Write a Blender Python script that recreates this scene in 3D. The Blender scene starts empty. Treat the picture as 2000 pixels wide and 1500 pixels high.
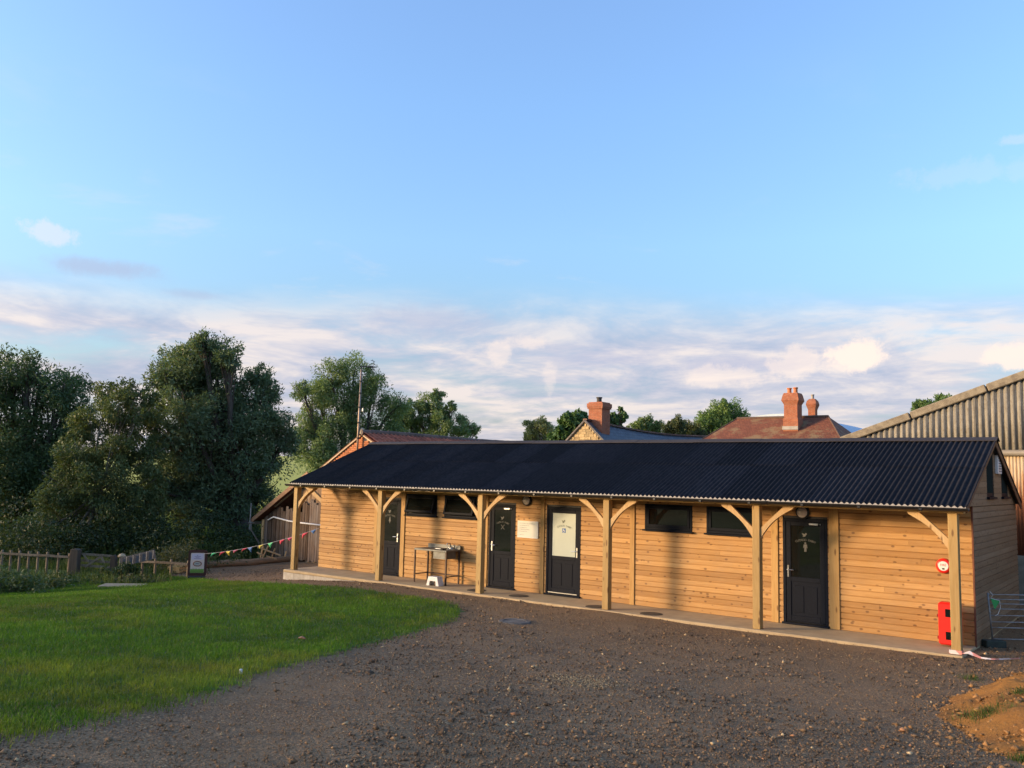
import bpy, math, random
import numpy as np
from mathutils import Vector, Matrix
random.seed(7)
RNG = np.random.default_rng(7)
R = math.radians
scene = bpy.context.scene
COL = scene.collection

# ------------------------------------------------------------------ camera
CAM = np.array([20.4455, -16.5242, 2.7753])
YAW, PITCH, ROLL, FPX = R(37.34), R(6.089), R(1.36), 1709.97      # FPX for a 2000 px wide frame
_fw = np.array([-math.sin(YAW)*math.cos(PITCH), math.cos(YAW)*math.cos(PITCH), math.sin(PITCH)])
_rt = np.array([math.cos(YAW), math.sin(YAW), 0.0]); _up = np.cross(_rt, _fw)
_r2 = math.cos(ROLL)*_rt + math.sin(ROLL)*_up; _u2 = -math.sin(ROLL)*_rt + math.cos(ROLL)*_up
cd = bpy.data.cameras.new('camera'); cam = bpy.data.objects.new('camera', cd); COL.objects.link(cam)
cd.sensor_width = 36.0; cd.lens = FPX/2000*36; cd.clip_end = 3000; cd.clip_start = 0.1
cam.matrix_world = Matrix(((_r2[0], _u2[0], -_fw[0], CAM[0]), (_r2[1], _u2[1], -_fw[1], CAM[1]),
                           (_r2[2], _u2[2], -_fw[2], CAM[2]), (0, 0, 0, 1)))
scene.camera = cam

def ray(x, y): return _fw + _r2*(x-1000)/FPX + _u2*(750-y)/FPX
def at(x, y, D):                       # a point of the photograph at horizontal distance D (m)
    d = ray(x, y); return CAM + d/np.linalg.norm(d[:2])*D
def onZ(x, y, z): d = ray(x, y); return CAM + d*(z-CAM[2])/d[2]
def onY(x, y, Y): d = ray(x, y); return CAM + d*(Y-CAM[1])/d[1]

# ------------------------------------------------------------------ light, sky, exposure
SUN_DIR = np.array([-0.72, -0.69, 0.1505]); SUN_DIR = SUN_DIR/np.linalg.norm(SUN_DIR)    # towards the sun
SUN_EL = math.asin(SUN_DIR[2])
sl = bpy.data.lights.new('sun', 'SUN'); sun = bpy.data.objects.new('sun', sl); COL.objects.link(sun)
sl.energy = 2.1; sl.angle = R(11.0); sl.color = (1.0, 0.69, 0.38)
sun.rotation_euler = Vector(SUN_DIR).to_track_quat('Z', 'Y').to_euler()
scene.view_settings.view_transform = 'Standard'; scene.view_settings.look = 'None'
scene.view_settings.gamma = 1.0; scene.view_settings.use_curve_mapping = False
scene.view_settings.exposure = 1.95
world = bpy.data.worlds.new('World'); scene.world = world; world.use_nodes = True
scene.cycles.max_bounces = 6; scene.cycles.diffuse_bounces = 3; scene.cycles.glossy_bounces = 3; scene.cycles.transmission_bounces = 2
world.cycles.sampling_method = 'MANUAL'; world.cycles.sample_map_resolution = 512

class NT:                              # small node-tree writer
    def __init__(s, tree): s.t = tree; s.t.nodes.clear()
    def n(s, typ, ins=None, **kw):
        nd = s.t.nodes.new(typ)
        for k, v in kw.items(): setattr(nd, k, v)
        for k, v in (ins or {}).items():
            sk = nd.inputs[k]
            if hasattr(v, 'is_output') or isinstance(v, bpy.types.NodeSocket): s.t.links.new(v, sk)
            elif isinstance(v, bpy.types.Node): s.t.links.new(v.outputs[0], sk)
            else: sk.default_value = v
        return nd
    def math(s, op, a, b=0.0, c=0.0, clamp=False):
        return s.n('ShaderNodeMath', {0: a, 1: b, 2: c}, operation=op, use_clamp=clamp).outputs[0]
    def mix(s, f, a, b, blend='MIX'):
        m = s.n('ShaderNodeMix', {0: f, 6: a, 7: b}, data_type='RGBA', blend_type=blend); return m.outputs[2]
    def ramp(s, f, stops, interp='LINEAR'):
        r = s.n('ShaderNodeValToRGB', {0: f}); r.color_ramp.interpolation = interp
        e = r.color_ramp.elements
        while len(e) < len(stops): e.new(0.5)
        for k, (p, c) in enumerate(stops):
            e[k].position = p; e[k].color = c if len(c) == 4 else (*c, 1)
        return r.outputs[0]
    def smooth(s, v, lo, hi): return s.n('ShaderNodeMapRange', {0: v, 1: lo, 2: hi, 3: 0.0, 4: 1.0}, interpolation_type='SMOOTHSTEP').outputs[0]
    def noise(s, vec, scale, detail=4.0, rough=0.55, dist=0.0):
        return s.n('ShaderNodeTexNoise', {'Vector': vec, 'Scale': scale, 'Detail': detail, 'Roughness': rough, 'Distortion': dist})

def build_world():
    w = NT(world.node_tree)
    sky = w.n('ShaderNodeTexSky', sky_type='NISHITA', sun_disc=False, sun_elevation=SUN_EL,
              sun_rotation=math.atan2(SUN_DIR[0], SUN_DIR[1]), altitude=60.0, air_density=1.0, dust_density=1.6, ozone_density=2.0)
    gen = w.n('ShaderNodeTexCoord').outputs['Generated']
    sep = w.n('ShaderNodeSeparateXYZ', {0: gen}).outputs
    el = sep[2]
    base = w.mix(1.0, sky.outputs[0], w.ramp(el, SKY_RAMP), 'MULTIPLY')
    # broad bank of thin evening cloud, low over the horizon all the way round
    h = w.math('ADD', el, 0.10)
    uv = w.n('ShaderNodeCombineXYZ', {0: w.math('DIVIDE', sep[0], h), 1: w.math('DIVIDE', sep[1], h), 2: 0.3}).outputs[0]
    n1 = w.noise(uv, 0.62, 5.0, 0.60, 0.3).outputs[0]
    n3 = w.noise(uv, 1.7, 5.0, 0.62, 0.3).outputs[0]
    elw = w.math('ADD', el, w.math('MULTIPLY', w.math('SUBTRACT', n1, 0.5), 0.09))
    band = w.math('MULTIPLY', w.smooth(elw, 0.215, 0.150), w.smooth(elw, -0.02, 0.03))
    cov = w.math('MULTIPLY', w.smooth(w.math('ADD', w.math('MULTIPLY', n1, .6), w.math('MULTIPLY', n3, .4)), 0.31, 0.54), band)
    wisps = w.math('MULTIPLY', w.math('MULTIPLY', w.smooth(n3, 0.58, 0.80), w.smooth(el, 0.46, 0.18)), 0.38)
    cov = w.math('MAXIMUM', w.math('MULTIPLY', cov, 0.86), wisps)
    ccol = w.ramp(n3, [(0.36, (.44, .48, .64)), (0.48, (.62, .60, .70)), (0.62, (.92, .80, .76))])
    # small separate cloud heads and dark streaks, each given by its direction in the sky
    nz = w.math('MULTIPLY', w.math('SUBTRACT', w.noise(gen, 21.0, 6.0, 0.70).outputs[0], 0.5), 3.4)
    def spots(lst, lo, hi, amt):
        tot = None
        for (x, y, rx, ry, s_) in lst:
            d = ray(x, y); d = d/np.linalg.norm(d); a_ = _r2-d*np.dot(_r2, d); b_ = np.array([0, 0, 1.0]); b_ = b_-d*np.dot(b_, d); b_ /= np.linalg.norm(b_); a_ = np.cross(d, b_)
            va = a_/(rx/FPX); vb = b_/(ry/FPX)
            fr = w.n('ShaderNodeVectorMath', {0: gen, 1: tuple(d)}, operation='DOT_PRODUCT').outputs['Value']
            a = w.n('ShaderNodeVectorMath', {0: gen, 1: tuple(va)}, operation='DOT_PRODUCT').outputs['Value']
            b = w.n('ShaderNodeVectorMath', {0: gen, 1: tuple(vb)}, operation='DOT_PRODUCT').outputs['Value']
            rr = w.math('SQRT', w.math('MULTIPLY_ADD', a, a, w.math('MULTIPLY', b, b)))
            p = w.math('MULTIPLY', w.smooth(w.math('MULTIPLY_ADD', nz, amt, rr), lo, hi), w.math('MULTIPLY', w.math('GREATER_THAN', fr, .2), s_))
            tot = p if tot is None else w.math('MAXIMUM', tot, p)
        return tot
    puffs = spots(((1672, 692, 50, 26, 1.0), (1985, 698, 46, 20, .9), (1560, 712, 60, 22, .55), (105, 458, 44, 20, .36), (972, 688, 26, 22, .45), (1040, 668, 50, 14, .4), (1072, 738, 14, 26, .3), (1430, 735, 70, 18, .45), (1650, 705, 30, 16, .7), (1930, 335, 110, 20, .10), (1985, 272, 28, 8, .18)), 1.3, .5, 1.25)
    streaks = spots(((195, 523, 80, 15, .6), (1450, 712, 120, 13, .6), (830, 622, 110, 26, .5), (1160, 700, 90, 16, .4), (385, 576, 50, 8, .35)), 1.6, .2, .7)
    c = w.mix(cov, base, ccol_gain(w, ccol))
    c = w.mix(streaks, c, tuple(v*CLOUD_GAIN for v in (.46, .50, .68)) + (1,))
    c = w.mix(puffs, c, tuple(v*CLOUD_GAIN for v in (1.05, .88, .78)) + (1,))
    bg = w.n('ShaderNodeBackground', {'Color': c, 'Strength': SKY_STRENGTH})
    w.n('ShaderNodeOutputWorld', {'Surface': bg})
def ccol_gain(w, c): return w.n('ShaderNodeVectorMath', {0: c, 3: CLOUD_GAIN}, operation='SCALE').outputs[0]
SKY_RAMP = [(0.0, (.35, .35, .42)), (.12, (.45, .47, .53)), (.26, (.63, .69, .76)), (.40, (.70, .77, .90)), (.55, (.77, .81, .96)), (1.0, (.86, .88, 1.02))]
SKY_STRENGTH = 0.15; CLOUD_GAIN = 1.84
build_world()

# ------------------------------------------------------------------ object helpers
def link(o, parent=None):
    COL.objects.link(o)
    if parent is not None: o.parent = parent
    return o
def tag(o, label=None, cat=None, group=None, kind=None):
    if label: o['label'] = label
    if cat: o['category'] = cat
    if group: o['group'] = group
    if kind: o['kind'] = kind
    return o
def empty(name, label, cat, loc=(0, 0, 0), rz=0.0, group=None):
    o = bpy.data.objects.new(name, None); o.location = loc; o.rotation_euler[2] = rz; o.empty_display_size = 0.2
    return tag(link(o), label, cat, group)
class MB:
    def __init__(s): s.v = []; s.f = []; s.m = []
    def add(s, vs, fs, m=0):
        k = len(s.v); s.v += [tuple(map(float, v)) for v in vs]; s.f += [tuple(i+k for i in f) for f in fs]; s.m += [m]*len(fs); return s
    def box(s, a, b, m=0, M=None):
        (x0, y0, z0), (x1, y1, z1) = a, b
        vs = [(x0, y0, z0), (x1, y0, z0), (x1, y1, z0), (x0, y1, z0), (x0, y0, z1), (x1, y0, z1), (x1, y1, z1), (x0, y1, z1)]
        if M is not None: vs = [tuple(M @ Vector(v)) for v in vs]
        return s.add(vs, [(3, 2, 1, 0), (4, 5, 6, 7), (0, 1, 5, 4), (1, 2, 6, 5), (2, 3, 7, 6), (3, 0, 4, 7)], m)
    def bar(s, p, q, w, h, m=0, up=(0, 0, 1)):           # rectangular bar from p to q
        p = Vector(p); q = Vector(q); d = (q-p).normalized(); u = Vector(up)
        sd = d.cross(u); sd = sd.normalized() if sd.length > 1e-4 else Vector((1, 0, 0)); t = sd.cross(d)
        vs = [tuple(c + sd*a*w/2 + t*b*h/2) for c in (p, q) for a, b in ((-1, -1), (1, -1), (1, 1), (-1, 1))]
        return s.add(vs, [(3, 2, 1, 0), (4, 5, 6, 7), (0, 1, 5, 4), (1, 2, 6, 5), (2, 3, 7, 6), (3, 0, 4, 7)], m)
    def tube(s, pts, r, n=8, m=0, cap=True):
        pts = [Vector(p) for p in pts]; rs = r if hasattr(r, '__len__') else [r]*len(pts); k = len(s.v); ref = None
        vs = []
        for i, p in enumerate(pts):
            d = (pts[min(i+1, len(pts)-1)] - pts[max(i-1, 0)]).normalized()
            if ref is None: ref = Vector((0, 0, 1)) if abs(d.z) < .9 else Vector((1, 0, 0))
            a = d.cross(ref).normalized(); b = a.cross(d); ref = b if abs(d.dot(b)) < .5 else ref
            for j in range(n): t = 2*math.pi*j/n; vs.append(tuple(p + (a*math.cos(t)+b*math.sin(t))*rs[i]))
        fs = [(i*n+j, i*n+(j+1) % n, (i+1)*n+(j+1) % n, (i+1)*n+j) for i in range(len(pts)-1) for j in range(n)]
        if cap: fs += [tuple(range(n-1, -1, -1)), tuple((len(pts)-1)*n+j for j in range(n))]
        return s.add(vs, fs, m)
    def prism(s, poly, fn, d0, d1, m=0):                 # poly of (a,b); fn(a,b,d)->xyz ; extruded d0..d1
        n = len(poly); vs = [fn(a, b, d0) for a, b in poly] + [fn(a, b, d1) for a, b in poly]
        fs = [tuple(range(n-1, -1, -1)), tuple(range(n, 2*n))] + [(i, (i+1) % n, n+(i+1) % n, n+i) for i in range(n)]
        return s.add(vs, fs, m)
    def lathe(s, prof, c=(0, 0, 0), n=20, axis='z', m=0):
        vs = []
        for r, h in prof:
            for j in range(n):
                t = 2*math.pi*j/n; a, b = r*math.cos(t), r*math.sin(t)
                vs.append((c[0]+a, c[1]+b, c[2]+h) if axis == 'z' else (c[0]+a, c[1]-h, c[2]+b))
        fs = [(i*n+j, i*n+(j+1) % n, (i+1)*n+(j+1) % n, (i+1)*n+j) for i in range(len(prof)-1) for j in range(n)]
        return s.add(vs, fs, m)
    def mesh(s, name, mats):
        me = bpy.data.meshes.new(name); me.from_pydata(s.v, [], s.f)
        for mt in (mats if isinstance(mats, (list, tuple)) else [mats]): me.materials.append(mt)
        if any(s.m): me.polygons.foreach_set('material_index', s.m)
        me.update(); return me
    def build(s, name, mats, parent=None, bevel=0.0, smooth=False, kind=None):
        me = s.mesh(name, mats)
        if smooth: me.polygons.foreach_set('use_smooth', [True]*len(me.polygons))
        import bmesh
        bm = bmesh.new(); bm.from_mesh(me); bmesh.ops.recalc_face_normals(bm, faces=bm.faces); bm.to_mesh(me); bm.free()
        o = link(bpy.data.objects.new(name, me), parent)
        if bevel:
            b = o.modifiers.new('bevel', 'BEVEL'); b.width = bevel; b.segments = 1; b.limit_method = 'ANGLE'
        if kind: o['kind'] = kind
        return o
def npmesh(name, V, F, mat, parent=None, attrs=None, smooth=False):     # big meshes from numpy: F is (n,3) or (n,4)
    me = bpy.data.meshes.new(name); V = np.asarray(V, np.float32); F = np.asarray(F, np.int32); k = F.shape[1]
    me.vertices.add(len(V)); me.vertices.foreach_set('co', V.ravel())
    me.loops.add(F.size); me.loops.foreach_set('vertex_index', F.ravel())
    me.polygons.add(len(F)); me.polygons.foreach_set('loop_start', np.arange(0, F.size, k, dtype=np.int32))
    if smooth: me.polygons.foreach_set('use_smooth', np.ones(len(F), bool))
    for an, (val, dom) in (attrs or {}).items():
        val = np.asarray(val, np.float32)
        if val.ndim == 1: a = me.attributes.new(an, 'FLOAT', dom); a.data.foreach_set('value', val)
        else:
            a = me.attributes.new(an, 'FLOAT_COLOR', dom); c4 = np.ones((len(val), 4), np.float32); c4[:, :3] = val; a.data.foreach_set('color', c4.ravel())
    me.materials.append(mat); me.update(calc_edges=True); me.validate()
    return link(bpy.data.objects.new(name, me), parent)

# ------------------------------------------------------------------ materials
def new_mat(name):
    m = bpy.data.materials.new(name); m.use_nodes = True; return m, NT(m.node_tree)
def finish(nt, col, rough=0.6, bump=None, bump_s=0.3, bump_d=0.01, metal=0.0, spec=0.5, **ins):
    d = {'Base Color': col, 'Roughness': rough, 'Metallic': metal, 'Specular IOR Level': spec}
    if bump is not None: d['Normal'] = nt.n('ShaderNodeBump', {'Strength': bump_s, 'Distance': bump_d, 'Height': bump}).outputs[0]
    d.update(ins)
    b = nt.n('ShaderNodeBsdfPrincipled', d); nt.n('ShaderNodeOutputMaterial', {'Surface': b.outputs[0]}); return b
def simple(name, col, col2=None, scale=6.0, rough=0.6, metal=0.0, bump=0.15, rnd=0.0, spec=0.5, detail=5.0, vscale=(1, 1, 1), bd=0.01):
    m, t = new_mat(name); g = t.n('ShaderNodeNewGeometry').outputs['Position']
    v = t.n('ShaderNodeVectorMath', {0: g, 1: vscale}, operation='MULTIPLY').outputs[0]
    oi = t.n('ShaderNodeObjectInfo').outputs['Random']
    nz = t.noise(v, scale, detail).outputs[0]
    c = t.mix(t.smooth(nz, 0.3, 0.7), (*col, 1), (*(col2 or tuple(x*.75 for x in col)), 1))
    if rnd:
        f = t.math('ADD', 1-rnd, t.math('MULTIPLY', oi, 2*rnd))
        c = t.mix(1.0, c, t.n('ShaderNodeCombineColor', {0: f, 1: f, 2: f}).outputs[0], 'MULTIPLY')
    finish(t, c, rough, nz, bump, bd, metal, spec); return m
def wood(name, c1, c2, axis='x', knots=True, rnd=0.12, rough=0.62, stain=None, grain=1.0, weather=0.0):
    m, t = new_mat(name); g = t.n('ShaderNodeNewGeometry').outputs['Position']
    oi = t.n('ShaderNodeObjectInfo').outputs['Random']
    off = t.n('ShaderNodeCombineXYZ', {0: t.math('MULTIPLY', oi, 41.0), 1: t.math('MULTIPLY', oi, 13.0), 2: t.math('MULTIPLY', oi, 27.0)}).outputs[0]
    p = t.n('ShaderNodeVectorMath', {0: g, 1: off}, operation='ADD').outputs[0]
    sc = {'x': (.9, 14, 14), 'z': (14, 14, .9), 'y': (14, .9, 14)}[axis]
    gv = t.n('ShaderNodeVectorMath', {0: p, 1: sc}, operation='MULTIPLY').outputs[0]
    g1 = t.noise(gv, 1.6*grain, 6.0, 0.65, 0.9).outputs[0]
    g2 = t.noise(gv, 6.0*grain, 3.0, 0.6).outputs[0]
    f = t.math('ADD', t.math('MULTIPLY', g1, .75), t.math('MULTIPLY', g2, .25))
    c = t.mix(t.smooth(f, .33, .68), (*c1, 1), (*c2, 1))
    big = t.noise(p, 0.8, 2.0).outputs[0]
    c = t.mix(t.math('MULTIPLY', t.smooth(big, .35, .7), .35), c, tuple(v*.72 for v in c2)+(1,))
    if knots:
        ks = {'x': (6.0, 10, 10), 'z': (10, 10, 3.0), 'y': (10, 6.0, 10)}[axis]
        kv = t.n('ShaderNodeVectorMath', {0: p, 1: ks}, operation='MULTIPLY').outputs[0]
        vo = t.n('ShaderNodeTexVoronoi', {'Vector': kv, 'Scale': 1.0, 'Randomness': 1.0})
        sel = t.n('ShaderNodeSeparateColor', {0: vo.outputs['Color']}).outputs[0]
        k = t.math('MULTIPLY', t.smooth(vo.outputs['Distance'], .27, .13), t.math('GREATER_THAN', sel, .42))
        c = t.mix(t.math('MULTIPLY', k, .75), c, (.11, .045, .015, 1))
    if weather:
        wn = t.noise(g, 2.2, 5.0, .6).outputs[0]
        c = t.mix(t.math('MULTIPLY', t.smooth(wn, .4, .65), weather), c, (.20, .18, .15, 1))
    fr = t.math('ADD', 1-rnd, t.math('MULTIPLY', oi, 2*rnd))
    c = t.mix(1.0, c, t.n('ShaderNodeCombineColor', {0: fr, 1: t.math('POWER', fr, 1.25), 2: t.math('POWER', fr, 1.6)}).outputs[0], 'MULTIPLY')
    finish(t, c, rough, f, .25, .004, 0.0, .3); return m
def attr_mat(name, attr='tint', rough=.7, trans=0.0, spec=.25, bump=False):
    m, t = new_mat(name); a = t.n('ShaderNodeAttribute', attribute_name=attr).outputs['Color']
    b = t.n('ShaderNodeBsdfPrincipled', {'Base Color': a, 'Roughness': rough, 'Specular IOR Level': spec})
    out = b.outputs[0]
    if trans:
        tr = t.n('ShaderNodeBsdfTranslucent', {'Color': t.mix(1.0, a, (1.1, 1.15, .55, 1), 'MULTIPLY')})
        out = t.n('ShaderNodeMixShader', {0: trans, 1: b.outputs[0], 2: tr.outputs[0]}).outputs[0]
    t.n('ShaderNodeOutputMaterial', {'Surface': out}); return m
def plain(name, col, rough=.5, metal=0.0, spec=.5, emit=None):
    m, t = new_mat(name); finish(t, (*col, 1), rough, None, 0, 0, metal, spec); return m
def brick_mat(name, c1, c2, mortar, scale=1.0, bw=.225, bh=.075, axis='xz', rough=.85, mort=.012, lichen=None):
    m, t = new_mat(name); g = t.n('ShaderNodeNewGeometry').outputs['Position']; s = t.n('ShaderNodeSeparateXYZ', {0: g}).outputs
    u = t.math('ADD', s[0], s[1]) if axis == 'xz' else s[0]
    vv = s[2] if axis == 'xz' else s[1]
    v = t.n('ShaderNodeCombineXYZ', {0: u, 1: vv, 2: 0.0}).outputs[0]
    b = t.n('ShaderNodeTexBrick', {'Vector': v, 'Color1': (*c1, 1), 'Color2': (*c2, 1), 'Mortar': (*mortar, 1), 'Scale': scale, 'Mortar Size': mort, 'Brick Width': bw, 'Row Height': bh, 'Bias': 0.0})
    nz = t.noise(g, 5.0, 6.0, .65).outputs[0]
    c = t.mix(t.math('MULTIPLY', t.smooth(nz, .35, .7), .45), b.outputs[0], tuple(x*.45 for x in c1)+(1,))
    if lichen:
        n2 = t.noise(g, 1.1, 6.0, .65).outputs[0]
        c = t.mix(t.math('MULTIPLY', t.smooth(n2, .48, .66), lichen[3]), c, (*lichen[:3], 1))
    h = t.math('SUBTRACT', t.math('MULTIPLY', nz, .4), b.outputs['Fac'])
    finish(t, c, rough, h, .6, .012, 0, .2); return m

M = {}
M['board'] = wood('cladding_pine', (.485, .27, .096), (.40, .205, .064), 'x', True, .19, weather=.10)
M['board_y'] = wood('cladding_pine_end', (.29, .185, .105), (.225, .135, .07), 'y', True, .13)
M['post'] = wood('post_pine', (.43, .29, .115), (.34, .21, .070), 'z', True, .08)
M['trim'] = wood('trim_pine', (.50, .30, .105), (.40, .22, .066), 'z', True, .10)
M['beam'] = wood('beam_pine', (.58, .37, .145), (.48, .28, .09), 'x', True, .08)
M['brace'] = wood('brace_pine', (.50, .335, .16), (.42, .255, .10), 'z', True, .08)
M['concrete'] = simple('concrete', (.47, .345, .19), (.38, .275, .15), 3.0, .85, 0, .2)
M['block'] = simple('concrete_block', (.45, .40, .32), (.36, .31, .24), 9.0, .9, 0, .4, .12)
M['roof'] = simple('bitumen_sheet', (.013, .013, .016), (.022, .021, .024), 9.0, .85, 0, .25, .28, .12)
M['ridge'] = simple('ridge_cap', (.048, .043, .045), (.038, .034, .036), 5.0, .8, 0, .15, .12, .2)
M['filler'] = plain('eaves_filler', (.30, .285, .27), .6)
M['gutter'] = plain('gutter_black', (.008, .008, .009), .35)
M['upvc'] = simple('anthracite_upvc', (.011, .013, .020), (.009, .011, .016), 30.0, .55, 0, .03, spec=.06)
M['glass'] = plain('dark_glass', (.006, .008, .008), .04, 0, .6)
M['glass_dull'] = plain('dull_glass', (.026, .031, .027), .9, 0, 0.0)
M['frost'] = simple('frosted_glass', (.37, .42, .36), (.34, .385, .335), 2.0, .35, 0, .02)
M['logo'] = plain('etched_print', (.065, .065, .06), .6); M['logo_faint'] = plain('faint_print', (.028, .030, .030), .6)
M['logo_dark'] = plain('printed_logo', (.10, .115, .09), .6)
M['blue'] = plain('blue_sticker', (.02, .10, .30), .5)
M['metal'] = simple('brushed_steel', (.55, .56, .57), (.45, .46, .47), 20.0, .28, 1.0, .05)
M['steel'] = simple('worn_stainless', (.16, .165, .155), (.10, .10, .095), 4.0, .55, .5, .1)
M['galv'] = simple('galvanised_tube', (.36, .35, .34), (.27, .26, .25), 9.0, .5, .7, .1)
M['legsteel'] = simple('rusty_leg_steel', (.075, .050, .038), (.05, .032, .025), 9.0, .6, .5, .1)
M['white'] = simple('white_plastic', (.74, .71, .66), (.68, .65, .60), 5.0, .45, 0, .03)
M['board_white'] = plain('whiteboard', (.50, .51, .47), .45)
M['pen'] = plain('pen_ink', (.28, .34, .40), .7)
M['red'] = plain('red_plastic', (.72, .016, .008), .38)
M['dark'] = plain('dark_opening', (.012, .012, .013), .6)
M['black'] = plain('black_plastic', (.012, .012, .013), .5)
M['cover'] = simple('cover_iron', (.075, .058, .036), (.05, .04, .025), 12.0, .8, 0, .3)
M['gravel'] = None

# ------------------------------------------------------------------ terrain
def ss(a, b, x): t = np.clip((x-a)/(b-a), 0, 1); return t*t*(3-2*t)
def gz(x, y):                          # height of the land, slab top = 0
    x = np.asarray(x, float); y = np.asarray(y, float)
    zl = -.85*ss(4.5, -8.5, x)
    zr = 1.05*np.clip((-y-2.0)/14.5, 0, 2.2)**1.6*(.35+.65*ss(-8, 10, x))
    d = np.hypot(x-CAM[0], y-CAM[1])
    far = np.clip((d-62)/140., 0, 3)*4.1*ss(8, -30, x)
    back = 0.3*ss(10, 40, y)*ss(-12, 10, x)
    return -.035 + zl + zr + far + back + .018*np.sin(x*1.3+y*.7)*np.sin(y*.9-x*.4)
def inpoly(px, py, poly):
    res = np.zeros(px.shape, bool); n = len(poly)
    for i in range(n):
        x0, y0 = poly[i]; x1, y1 = poly[(i+1) % n]
        c = ((y0 > py) != (y1 > py)); res ^= c & (px < (x1-x0)*(py-y0)/((y1-y0) if y1 != y0 else 1e-9) + x0)
    return res
def ground_hit(x, y):                  # where a photo point meets the land
    d = ray(x, y); t0, t1 = 2.0, 400.0
    ts = np.linspace(3, 120, 6000)/np.linalg.norm(d[:2]); P = CAM[None]+d[None]*ts[:, None]
    k = np.argmax(P[:, 2] <= gz(P[:, 0], P[:, 1])); return P[k]
# lawn outline (points of its edge on the land)
lawn_px = [(-420, 1530), (-150, 1475), (0, 1443), (70, 1432), (150, 1413), (235, 1396), (300, 1388), (350, 1368), (420, 1346), (480, 1322), (540, 1303), (620, 1284), (700, 1262), (770, 1243), (830, 1228),
           (872, 1214), (900, 1200), (902, 1192), (885, 1181), (840, 1172), (760, 1158), (690, 1150), (600, 1144), (520, 1140), (450, 1137), (400, 1133), (350, 1126), (310, 1117)]
LAWN = [tuple(ground_hit(*q)[:2]) for q in lawn_px] + [(-14.0, -3.0), (-24, -9), (-26, -30), (0, -34)]
LAWN = [(float(a), float(b)) for a, b in LAWN]
def grid(x0, x1, y0, y1, s):
    nx, ny = int((x1-x0)/s)+1, int((y1-y0)/s)+1
    X, Y = np.meshgrid(np.linspace(x0, x1, nx), np.linspace(y0, y1, ny)); i = np.arange((nx-1)*(ny-1)); r, c = i//(nx-1), i % (nx-1)
    F = np.stack([r*nx+c, r*nx+c+1, (r+1)*nx+c+1, (r+1)*nx+c], 1); return X.ravel(), Y.ravel(), F
def vnoise(x, y, s, seed=0):           # cheap smooth value noise
    rg = np.random.default_rng(seed); T = rg.random((64, 64)); u, v = np.asarray(x)/s, np.asarray(y)/s
    i, j = np.floor(u).astype(int), np.floor(v).astype(int); a, b = u-i, v-j; a = a*a*(3-2*a); b = b*b*(3-2*b)
    g = lambda p, q: T[p % 64, q % 64]
    return (g(i, j)*(1-a)+g(i+1, j)*a)*(1-b)+(g(i, j+1)*(1-a)+g(i+1, j+1)*a)*b
def ground_mat():
    m, t = new_mat('meadow_ground'); g = t.n('ShaderNodeNewGeometry').outputs['Position']
    n1 = t.noise(g, .25, 5.0, .6).outputs[0]; n2 = t.noise(g, 6.0, 5.0, .65).outputs[0]
    c = t.mix(t.smooth(n1, .35, .65), (.05, .085, .022, 1), (.085, .12, .03, 1))
    c = t.mix(t.math('MULTIPLY', t.smooth(n2, .4, .7), .5), c, (.03, .05, .014, 1))
    d = t.n('ShaderNodeVectorMath', {0: g, 1: tuple(CAM)}, operation='DISTANCE').outputs['Value']
    c = t.mix(t.smooth(d, 62, 78), c, t.mix(n1, (.40, .39, .075, 1), (.47, .43, .10, 1)))   # mown pasture beyond the trees
    finish(t, c, .9, n2, .6, .05, 0, .15); return m
def gravel_mat():
    m, t = new_mat('gravel'); g = t.n('ShaderNodeNewGeometry').outputs['Position']
    v1 = t.n('ShaderNodeTexVoronoi', {'Vector': g, 'Scale': 55.0}); v2 = t.n('ShaderNodeTexVoronoi', {'Vector': g, 'Scale': 21.0})
    r1 = t.n('ShaderNodeSeparateColor', {0: v1.outputs['Color']}).outputs[0]
    c = t.ramp(r1, [(0.0, (.108, .068, .036)), (.45, (.18, .112, .058)), (.8, (.245, .150, .076)), (.955, (.29, .175, .088)), (.985, (.44, .30, .15))])
    n1 = t.noise(g, .35, 5.0, .6, .6).outputs[0]; n2 = t.noise(g, 1.6, 6.0, .65).outputs[0]
    c = t.mix(t.math('MULTIPLY', t.smooth(n1, .44, .60), .65), c, (.25, .155, .078, 1))
    c = t.mix(t.math('MULTIPLY', t.smooth(n2, .5, .7), .4), c, (.085, .060, .042, 1))
    h = t.math('ADD', t.math('MULTIPLY', v1.outputs['Distance'], -.5), t.math('MULTIPLY', v2.outputs['Distance'], -.8))
    finish(t, c, .88, h, .9, .02, 0, .25); return m
def soil_mat():
    m, t = new_mat('orange_soil'); g = t.n('ShaderNodeNewGeometry').outputs['Position']
    n1 = t.noise(g, 2.2, 6.0, .65).outputs[0]; n2 = t.noise(g, 22.0, 6.0, .7).outputs[0]
    c = t.mix(t.smooth(n1, .3, .7), (.33, .150, .036, 1), (.22, .10, .030, 1)); c = t.mix(t.math('MULTIPLY', t.smooth(n2, .52, .72), .6), c, (.36, .20, .075, 1))
    finish(t, c, .92, n2, .8, .03, 0, .15); return m
M['ground'] = ground_mat(); M['gravel'] = gravel_mat(); M['soil'] = soil_mat()
M['turf'] = simple('turf_base', (.052, .095, .009), (.075, .105, .014), 1.4, .95, 0, .6)
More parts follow.
